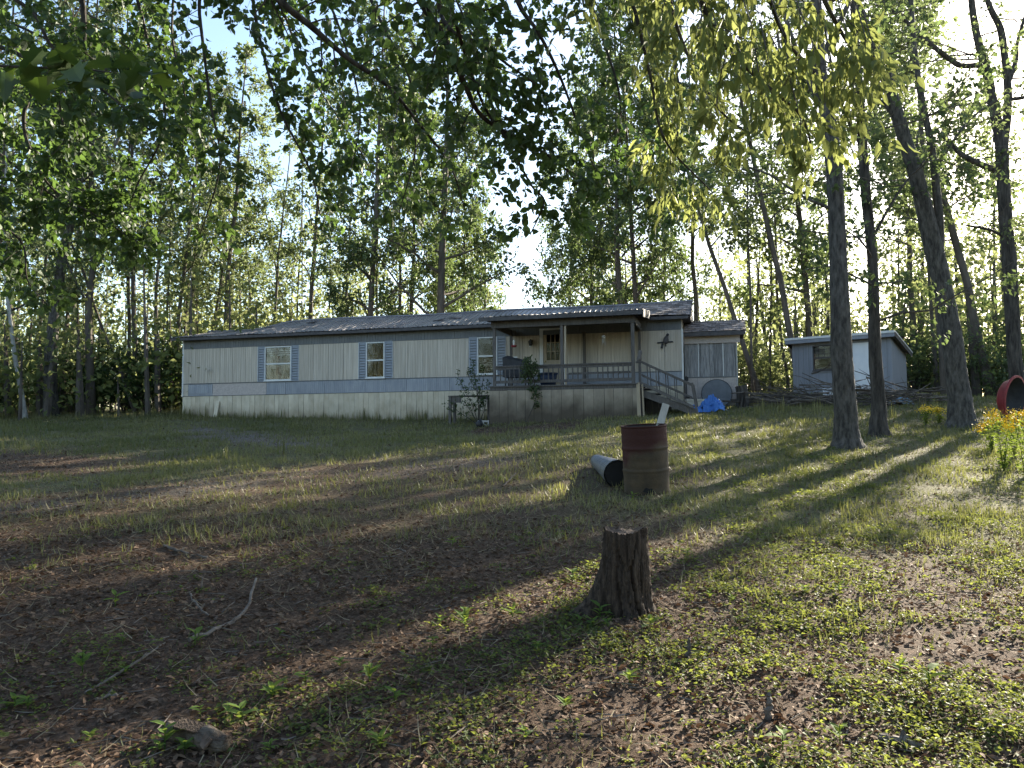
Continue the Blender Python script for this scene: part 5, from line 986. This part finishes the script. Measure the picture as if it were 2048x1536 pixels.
def crumple(name, label, c, sx, sy, h, m, seed):
    g = np.random.default_rng(seed); n = 44; X, Y = np.meshgrid(np.linspace(-1, 1, n), np.linspace(-1, 1, n)); ph = g.uniform(0, 6, 6); rr = np.sqrt(X ** 2 + Y ** 2) * (1 + .25 * np.sin(np.arctan2(Y, X) * 3 + ph[2]) + .15 * np.sin(np.arctan2(Y, X) * 5 + ph[3]))
    Z = h * np.clip(1 - rr, 0, 1) ** .7 * (.6 + .5 * np.abs(np.sin(X * 5 + ph[0] + 2 * np.sin(Y * 3))) + .4 * np.abs(np.sin(Y * 7 + X * 4 + ph[1])) + .35 * np.abs(np.sin(X * 13 - Y * 9 + ph[4])) - .25 * np.abs(np.sin(X * 9 + Y * 15 + ph[5]))) + .02; x_ = c[0] + X * sx * (1 + .15 * np.sin(Y * 5 + ph[2])); y_ = c[1] + Y * sy * (1 + .15 * np.sin(X * 6 + ph[3])); Z = Z + gz(x_, y_)
    t = thing(name, label, 'tarp', (c[0], c[1], gz1(c[0], c[1]))); i = np.arange(n * n).reshape(n, n); P = np.stack([x_, y_, Z], -1).reshape(-1, 3) - np.array([c[0], c[1], gz1(c[0], c[1])])
    part('sheet', MB().add(P, np.stack([i[:-1, :-1], i[:-1, 1:], i[1:, 1:], i[1:, :-1]], -1).reshape(-1, 4)), m, t); part('fold', MB().tube([(sx * -.6, -.1, .1), (0, -.15, h * .8), (sx * .4, -.1, h * .5)], [.03, .05, .02], 6), m, t)
crumple('blue_tarp', 'crumpled bright blue tarp beside the porch steps', at(1425, 815, 25.6), .42, .35, .36, M['tarp'], 1); crumple('blue_tarp', 'flat scrap of blue tarp at the foot of the steps', at(1387, 815, 25.5), .30, .2, .16, M['tarp'], 2); crumple('pale_tarp', 'pale blue plastic scrap right of the slim dark tree', at(1803, 800, 24.6), .36, .22, .16, M['tarp_pale'], 3)
# red tub at the right edge
p = at(2034, 812, 20.3); p[2] = gz1(p[0], p[1]); t = thing('red_tub', 'red metal tub tipped on its side at the right picture edge', 'tub', p, R(25)); pr = [(0, .34), (.30, .33), (.40, .25), (.50, .02), (.53, 0), (.52, -.02), (.48, .02), (.38, .23), (.28, .30), (0, .31)]
mm = Matrix.Translation((0, .05, .56)) @ Matrix.Rotation(R(-82), 4, 'X') @ Matrix.Rotation(R(0), 4, 'Y') @ Matrix.Diagonal((.8, 1.12, 1, 1)); part('shell', MB().lathe(pr[:5], 36, mm), M['red'], t, smooth=True); part('inside', MB().lathe(pr[5:], 36, mm), M['metal_dark'], t, smooth=True); part('rim', MB().lathe([(.50, .03), (.55, .015), (.55, -.025), (.50, -.03)], 36, mm), M['red'], t)
# dark pot by the porch bed
p = ground_at(952, 857); t = thing('black_pot', 'black plant pot tipped over before the porch corner', 'pot', p); part('pot', MB().lathe([(0, .0), (.09, 0), (.13, .22), (.12, .22), (.085, .02)], 20, Matrix.Translation((0, 0, .11)) @ Matrix.Rotation(R(70), 4, 'Y')), M['metal_dark'], t, smooth=True); part('rim', MB().lathe([(.125, .2), (.145, .2), (.145, .23), (.125, .23)], 20, Matrix.Translation((0, 0, .11)) @ Matrix.Rotation(R(70), 4, 'Y')), M['metal_dark'], t)

# ---- garden plants by the house
def leafy(name, label, cat, base, stems, size, m, seed, tmpl='ovate', per=5, step=.12, ln=.28, wood='twig', r=.014):
    g = np.random.default_rng(seed); t = thing(name, label, cat, base); acc = Acc()
    for pts in stems:
        P = spline(np.array(pts) - np.array(base), 14); part('stem', MB().tube(P, np.linspace(r, r * .3, 14), 5, cap=False), M[wood], t); wd = MB(); sub_grow(wd, acc, P, r, g, step, ln, .25, .1, 2, .14, per, .02, 3); part('twigs', wd, M['twig'], t, kind='stuff')
    part('foliage', mk_leaves(acc, tmpl, size, .6, g), m, t, kind='stuff'); return t
c = np.array([*H(13.75, -2.15, 0)[:2], 0]); c[2] = gz1(c[0], c[1]); dd = c[1]
leafy('flowering_shrub', 'sparse leafy shrub growing beside the work table', 'shrub', c, [[c, at(958, 800, dd), at(950, 760, dd), at(948, 722, dd)], [c, at(945, 810, dd), at(928, 780, dd), at(915, 748, dd)], [c, at(962, 800, dd), at(965, 770, dd + .2), at(968, 735, dd + .2)], [c, at(940, 820, dd), at(925, 800, dd), at(918, 790, dd)], [c, at(955, 790, dd - .2), at(940, 760, dd - .2), at(933, 740, dd - .2)], [c, at(970, 815, dd), at(975, 785, dd), at(978, 765, dd)], [c, at(930, 832, dd), at(905, 815, dd), at(893, 805, dd)]], .065, M['lf_shrub'], 31, per=7, step=.08, ln=.24)
c = np.array([*H(15.55, -2.62, 0)[:2], 0]); c[2] = gz1(c[0], c[1]); dd = c[1]
leafy('vine_sapling', 'slender sapling with leafy top growing before the porch railing', 'sapling', c, [[c, at(1071, 800, dd), at(1069, 765, dd), at(1058, 730, dd), at(1050, 712, dd)], [at(1069, 765, dd), at(1060, 755, dd), at(1050, 745, dd), at(1046, 740, dd)], [at(1070, 770, dd), at(1062, 740, dd - .1), at(1066, 722, dd - .1)]], .075, M['lf_mid'], 32, per=12, step=.05, ln=.28)
# yellow-flowered plants at the right edge
def flower_plant(label, base, h, seed, n=7, spread=.25):
    g = np.random.default_rng(seed); t = thing('wildflower_plant', label, 'wildflower', base, 0, 'yellow wildflowers by the right edge'); lv = MB(); fl = MB(); st = MB()
    for i in range(n):
        a = g.uniform(0, 6.28); tip = np.array([math.cos(a) * spread * g.uniform(.3, 1), math.sin(a) * spread * g.uniform(.3, 1), h * g.uniform(.65, 1)]); P = spline(np.array([[0, 0, -.03], tip * np.array([.35, .35, .5]), tip]), 8); st.tube(P, np.linspace(.006, .002, 8), 4, cap=False)
        m_ = int(46 * h); u = g.uniform(.1, .9, m_); pp = np.stack([np.interp(u, np.linspace(0, 1, 8), P[:, j]) for j in range(3)], 1) + g.normal(0, .03, (m_, 3)); leaf_batch(lv, 'ovate', pp, g.normal(0, 1, (m_, 3)) * np.array([1, 1, .4]) + np.array([0, 0, .2]), g.normal(0, .5, (m_, 3)) + np.array([0, 0, 1]), g.uniform(.04, .10, m_), .45, g.uniform(0, 1, m_))
        q = 44; pp = tip + g.normal(0, .055, (q, 3)) * np.array([1, 1, .55]); leaf_batch(fl, 'rhomb', pp, g.normal(0, 1, (q, 3)), g.normal(0, .5, (q, 3)) + np.array([0, 0, 1]), g.uniform(.02, .04, q), .9, np.full(q, .5))
    part('stems', st, M['weed'], t, kind='stuff'); part('foliage', lv, M['weed'], t, kind='stuff'); part('flower', fl, M['flower'], t, kind='stuff')
for i, (px, py, h, lab) in enumerate([(2008, 945, .95, 'tall yellow-flowered plant nearest the right edge, left one of the front pair'), (2050, 955, 1.0, 'tall yellow-flowered plant cut by the right edge'), (2030, 915, .8, 'yellow-flowered plant just behind the front pair at right'), (1985, 905, .6, 'short yellow-flowered plant left of the tall ones at right'), (1852, 850, .45, 'low yellow-flowered plant between the slim tree and the leaning tree'), (1880, 846, .4, 'small yellow-flowered plant at the left foot of the leaning tree')]):
    flower_plant(lab, ground_at(px, py), h, 40 + i)

# ------------------------------------------------------------------ ground cover
def scatter(lam, d0, d1, margin=1.25):
    """random places on the ground, lam(d) per square metre at depth d"""
    ds = np.linspace(min(d0, .6), d1, 400); hw = ds * .666 * 1.12 + 2.6; w = lam(ds) * 2 * hw; tot = float(np.sum((w[1:] + w[:-1]) * np.diff(ds)) / 2); n = int(tot); c = np.cumsum(w); c /= c[-1]; d = np.interp(rng.uniform(0, 1, n), c, ds); x = rng.uniform(-1, 1, n) * (d * .666 * 1.12 + 2.6); return x, d
def stuff(name, label, cat, mb, m):
    o = mb.build(name, m); tag(o, label, cat); o['kind'] = 'stuff'; return o
def inside_house(x, y):
    q = np.stack([x - HA[0], y - HA[1]], -1); ux = np.array([math.cos(HYAW), math.sin(HYAW)]); lx = q @ ux; ly = q @ np.array([-ux[1], ux[0]])
    q2 = np.stack([x - SO[0], y - SO[1]], -1); us = np.array([math.cos(SYAW), math.sin(SYAW)]); sx = q2 @ us; sy = q2 @ np.array([-us[1], us[0]])
    return ((lx > -.05) & (lx < 22.5) & (ly > -.03)) | ((lx > PX0 - .1) & (lx < PX1 + .1) & (ly > -2.5) & (ly < 0)) | ((sx > -.05) & (sx < SL + .05) & (sy > -.02) & (sy < SDp))
# grass
x, y = scatter(lambda d: 700 / (d + 1.2), 1.9, 36); g_, v_, c_, l_, n1 = zones(x, y); n1 = vnoise(x, y, .55); keep = (rng.uniform(0, 1, len(x)) < g_ * (.10 + 1.5 * n1 ** 1.4)) & ~inside_house(x, y); x, y, g_, n1 = x[keep], y[keep], g_[keep], n1[keep]
nb = 8; N = len(x); X = np.repeat(x, nb) + rng.normal(0, .05, N * nb) * (1 + np.repeat(y, nb) / 12); Y = np.repeat(y, nb) + rng.normal(0, .05, N * nb) * (1 + np.repeat(y, nb) / 12); Z = gz(X, Y) - .004
hgt = np.minimum(1, .35 + np.repeat(y, nb) / 11) * (.045 + .055 * rng.uniform(0, 1, N * nb) ** 1.5) * (.7 + .5 * np.repeat(n1, nb)) * (1 + np.minimum(np.repeat(y, nb), 30) / 40); mb = MB(); a = rng.uniform(0, 6.28, N * nb)
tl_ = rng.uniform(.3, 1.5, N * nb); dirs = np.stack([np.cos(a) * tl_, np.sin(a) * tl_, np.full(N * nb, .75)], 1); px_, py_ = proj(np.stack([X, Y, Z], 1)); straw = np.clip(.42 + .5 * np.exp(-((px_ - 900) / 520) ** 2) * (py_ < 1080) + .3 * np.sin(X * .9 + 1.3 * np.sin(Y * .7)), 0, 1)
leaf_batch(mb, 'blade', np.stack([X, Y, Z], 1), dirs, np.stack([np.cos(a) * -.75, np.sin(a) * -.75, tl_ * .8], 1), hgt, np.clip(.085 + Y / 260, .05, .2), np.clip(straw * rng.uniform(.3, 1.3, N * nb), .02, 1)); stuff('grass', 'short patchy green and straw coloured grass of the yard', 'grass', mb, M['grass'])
print('grass blades', N * nb)
# small leafy ground cover in the foreground and under the right-hand trees
x, y = scatter(lambda d: 760 / (1 + (d / 4.5) ** 2), 1.9, 18); g_, v_, c_, l_, n1 = zones(x, y); n2 = vnoise(x + 50, y, .7) ** 1.3; keep = rng.uniform(0, 1, len(x)) < c_ * (.02 + 1.7 * n2 ** 1.5); x, y = x[keep], y[keep]; nb = 12; N = len(x)
X = np.repeat(x, nb) + rng.normal(0, .032, N * nb); Y = np.repeat(y, nb) + rng.normal(0, .032, N * nb); Z = gz(X, Y) + np.abs(rng.normal(.010, .010, N * nb)) + np.repeat(np.clip(vnoise(x + 9, y + 5, .35) - .45, 0, 1) * .10, nb) * rng.uniform(.2, 1, N * nb); mb = MB(); a = rng.uniform(0, 6.28, N * nb)
leaf_batch(mb, 'rhomb', np.stack([X, Y, Z], 1), np.stack([np.cos(a), np.sin(a), rng.normal(.15, .35, N * nb)], 1), rng.normal(0, .45, (N * nb, 3)) + np.array([0, 0, 1.0]), np.repeat(rng.uniform(.75, 1.5, N), nb) * rng.uniform(.009, .022, N * nb) * (1 + Y / 18), .62, np.clip(np.repeat(rng.normal(.45, .3, N), nb) + rng.normal(0, .15, N * nb), .02, 1)); stuff('ground_cover', 'low small-leaved weeds carpeting the foreground soil', 'ground cover', mb, M['chick']); print('chick', N * nb)
# fallen leaves: curled ones close by, simpler ones further off
x, y = scatter(lambda d: 2150 / (1 + (d / 5.0) ** 2), 1.9, 27); g_, v_, c_, l_, n1 = zones(x, y); keep = (rng.uniform(0, 1, len(x)) < (l_ + .10) * (.35 + .9 * n1)) & ~inside_house(x, y); x, y = x[keep], y[keep]; mb = MB()
for sel, tm in ((y < 3.6, 'ovate'), (y >= 3.6, 'rhomb')):
    xs_, ys_ = x[sel], y[sel]; N = len(xs_); a = rng.uniform(0, 6.28, N)
    leaf_batch(mb, tm, np.stack([xs_, ys_, gz(xs_, ys_) + np.abs(rng.normal(.007, .008, N))], 1), np.stack([np.cos(a), np.sin(a), rng.normal(0, .35, N)], 1), rng.normal(0, .5, (N, 3)) + np.array([0, 0, 1]), rng.uniform(.010, .042, N) * (1 + ys_ / 24), .6, np.clip(rng.beta(.8, 1.9, N), .02, 1))
stuff('leaf_litter', 'brown dead leaves scattered over the bare ground', 'leaf litter', mb, M['litter']); print('litter', len(x))
# dead straw lying flat between the tufts
x, y = scatter(lambda d: 900 / (1 + (d / 9.0) ** 2), 1.9, 32); g_, v_, c_, l_, n1 = zones(x, y); n2 = vnoise(x + 20, y + 70, .9); keep = (rng.uniform(0, 1, len(x)) < (.12 + .6 * n2) * np.where(y > 6, 1.0, .45)) & ~inside_house(x, y); x, y = x[keep], y[keep]; N = len(x); a = rng.uniform(0, 6.28, N); mb = MB()
leaf_batch(mb, 'blade', np.stack([x, y, gz(x, y) + rng.uniform(.002, .02, N)], 1), np.stack([np.cos(a), np.sin(a), rng.normal(0, .18, N)], 1), rng.normal(0, .3, (N, 3)) + np.array([0, 0, 1]), rng.uniform(.05, .16, N), .035 + y / 500, np.clip(rng.beta(1.2, 1.4, N), .02, 1)); stuff('dry_thatch', 'dead straw and thatch lying flat across the yard', 'thatch', mb, M['straw']); print('thatch', N)
# small twigs
x, y = scatter(lambda d: 34 / (1 + (d / 5.0) ** 2), 1.9, 20); g_, v_, c_, l_, n1 = zones(x, y); keep = rng.uniform(0, 1, len(x)) < l_; mb = MB()
for xx, yy in zip(x[keep], y[keep]):
    a = rng.normal(.4, .7); ln = rng.uniform(.05, .22); P = np.array([[xx + math.cos(a) * ln * s + rng.normal(0, .006), yy + math.sin(a) * ln * s + rng.normal(0, .006), 0] for s in (-.5, 0, .5)]); P[:, 2] = gz(P[:, 0], P[:, 1]) + .01; r = rng.uniform(.0015, .004); mb.tube(P, [r, r, r * .5], 4, cap=False)
stuff('twig_litter', 'small broken twigs strewn among the dead leaves', 'twigs', mb, M['stick'])
# gravel
x, y = scatter(lambda d: 70 + 0 * d, 7, 27); g_, v_, c_, l_, n1 = zones(x, y); keep = rng.uniform(0, 1, len(x)) < v_ ** 1.2; x, y = x[keep], y[keep]; N = len(x); oc = np.array([(1, 0, 0), (0, 1, 0), (-1, 0, 0), (0, -1, 0), (0, 0, .8), (0, 0, -.6)]); of = np.array([(0, 1, 4), (1, 2, 4), (2, 3, 4), (3, 0, 4), (1, 0, 5), (2, 1, 5), (3, 2, 5), (0, 3, 5)])
s = rng.uniform(.008, .024, N); a = rng.uniform(0, 6.28, N); V = oc[None] * s[:, None, None] * rng.uniform(.6, 1.3, (N, 6, 1)); V = np.stack([V[..., 0] * np.cos(a)[:, None] - V[..., 1] * np.sin(a)[:, None], V[..., 0] * np.sin(a)[:, None] + V[..., 1] * np.cos(a)[:, None], V[..., 2]], -1) + np.stack([x, y, gz(x, y) + .004], 1)[:, None]
stuff('gravel', 'pale gravel of the old worn driveway', 'gravel', MB().add(V.reshape(-1, 3), (of[None] + (np.arange(N) * 6)[:, None, None]).reshape(-1, 3)), M['gravel'])
# taller weeds and dry stalks along the foot of the home, by the woods and in the drive
mb = MB(); X = []; 
for i in range(800): lx = rng.uniform(-.5, 14.3); X.append(H(lx, -abs(rng.normal(.12, .28)) - .05, 0)[:2])
for i in range(700): p = at(rng.uniform(-40, 375), 815, rng.uniform(31.0, 35)); X.append(p[:2])
for i in range(40): p = ground_at(rng.normal(500, 60), rng.normal(919, 7), 8); X.append(p[:2])
for i in range(14): p = ground_at(rng.normal(50, 30), rng.normal(898, 3), 8); X.append(p[:2])
for i in range(260): p = ground_at(rng.uniform(1500, 1900), rng.uniform(812, 838), 8); X.append(p[:2])
X = np.array(X); N = len(X); nb = 7; XX = np.repeat(X, nb, 0) + rng.normal(0, .05, (N * nb, 2)); a = rng.uniform(0, 6.28, N * nb); h = np.repeat(np.clip(rng.gamma(2.2, .07, N), .04, .55), nb) * rng.uniform(.5, 1.1, N * nb)
leaf_batch(mb, 'blade', np.column_stack([XX, gz(XX[:, 0], XX[:, 1]) - .01]), np.stack([np.cos(a) * .25, np.sin(a) * .25, np.full(N * nb, .95)], 1), np.stack([np.cos(a) * -.9, np.sin(a) * -.9, np.full(N * nb, .3)], 1), h, .06, np.clip(np.repeat(rng.beta(2.2, 1.2, N), nb), .02, 1)); stuff('tall_weeds', 'taller weeds and dry stalks along the skirting and woods edge', 'weeds', mb, M['grass'])
# leafy seedlings one can pick out in the foreground
SEED = []
for i in range(6):
    g = np.random.default_rng(900 + i); mb = MB(); st = MB(); n = 5 + i % 4; hh = .03 + .012 * (i % 3)
    for k in range(n): a = k * 2.4 + g.uniform(-.3, .3); e = g.uniform(.1, .8); z = hh * (.3 + .7 * k / n); leaf_batch(mb, 'ovate', np.array([[0, 0, z]]), np.array([[math.cos(a), math.sin(a), e]]), np.array([[-math.cos(a) * e, -math.sin(a) * e, 1.0]]), g.uniform(.028, .055), .5, np.array([g.uniform(.3, 1)]))
    st.tube([(0, 0, -.02), (0, .002, hh)], [.0025, .0015], 4, cap=False); SEED.append((mb.mesh('leaves'), st.mesh('stem')))
sp = [(30, 1422), (55, 1420), (180, 1488), (165, 1350), (250, 1355), (245, 1290), (330, 1500), (318, 1512), (370, 1510), (400, 1440), (455, 1440), (480, 1450), (545, 1405), (540, 1515), (610, 1375), (680, 1340), (620, 1170), (560, 1275), (390, 1292), (740, 1370), (790, 1410), (865, 1300), (880, 1250), (930, 1250), (930, 1255), (950, 1290), (1025, 1235), (1145, 1165), (1075, 1310), (1375, 1115), (1260, 1370), (1420, 1200), (1465, 1205), (1610, 1190), (1680, 1190), (1475, 1250), (1730, 1310), (1800, 1355), (1565, 1500), (1680, 1490), (1860, 1380), (1930, 1405), (905, 1095), (1000, 965), (760, 1500), (1050, 1490), (1130, 1420), (230, 1215), (1300, 1260), (1185, 1255), (1200, 1240), (1160, 1250), (1215, 1260), (1265, 1000), (1300, 990)]
for i, q in enumerate(sorted(sp)):
    p = ground_at(*q); s = rnd.uniform(.8, 1.7) * (1 + p[1] / 25); t = thing('weed_seedling', f'small broad-leaved weed seedling in the foreground, {ORD[i]} of them counting from the left', 'weed', p, rnd.uniform(0, 6.28), 'broad-leaved weed seedlings'); t.scale = (s, s, s); a_, b_ = SEED[i % 6]; part('leaves', a_, M['weed'], t, kind='stuff'); part('stem', b_, M['weed'], t)
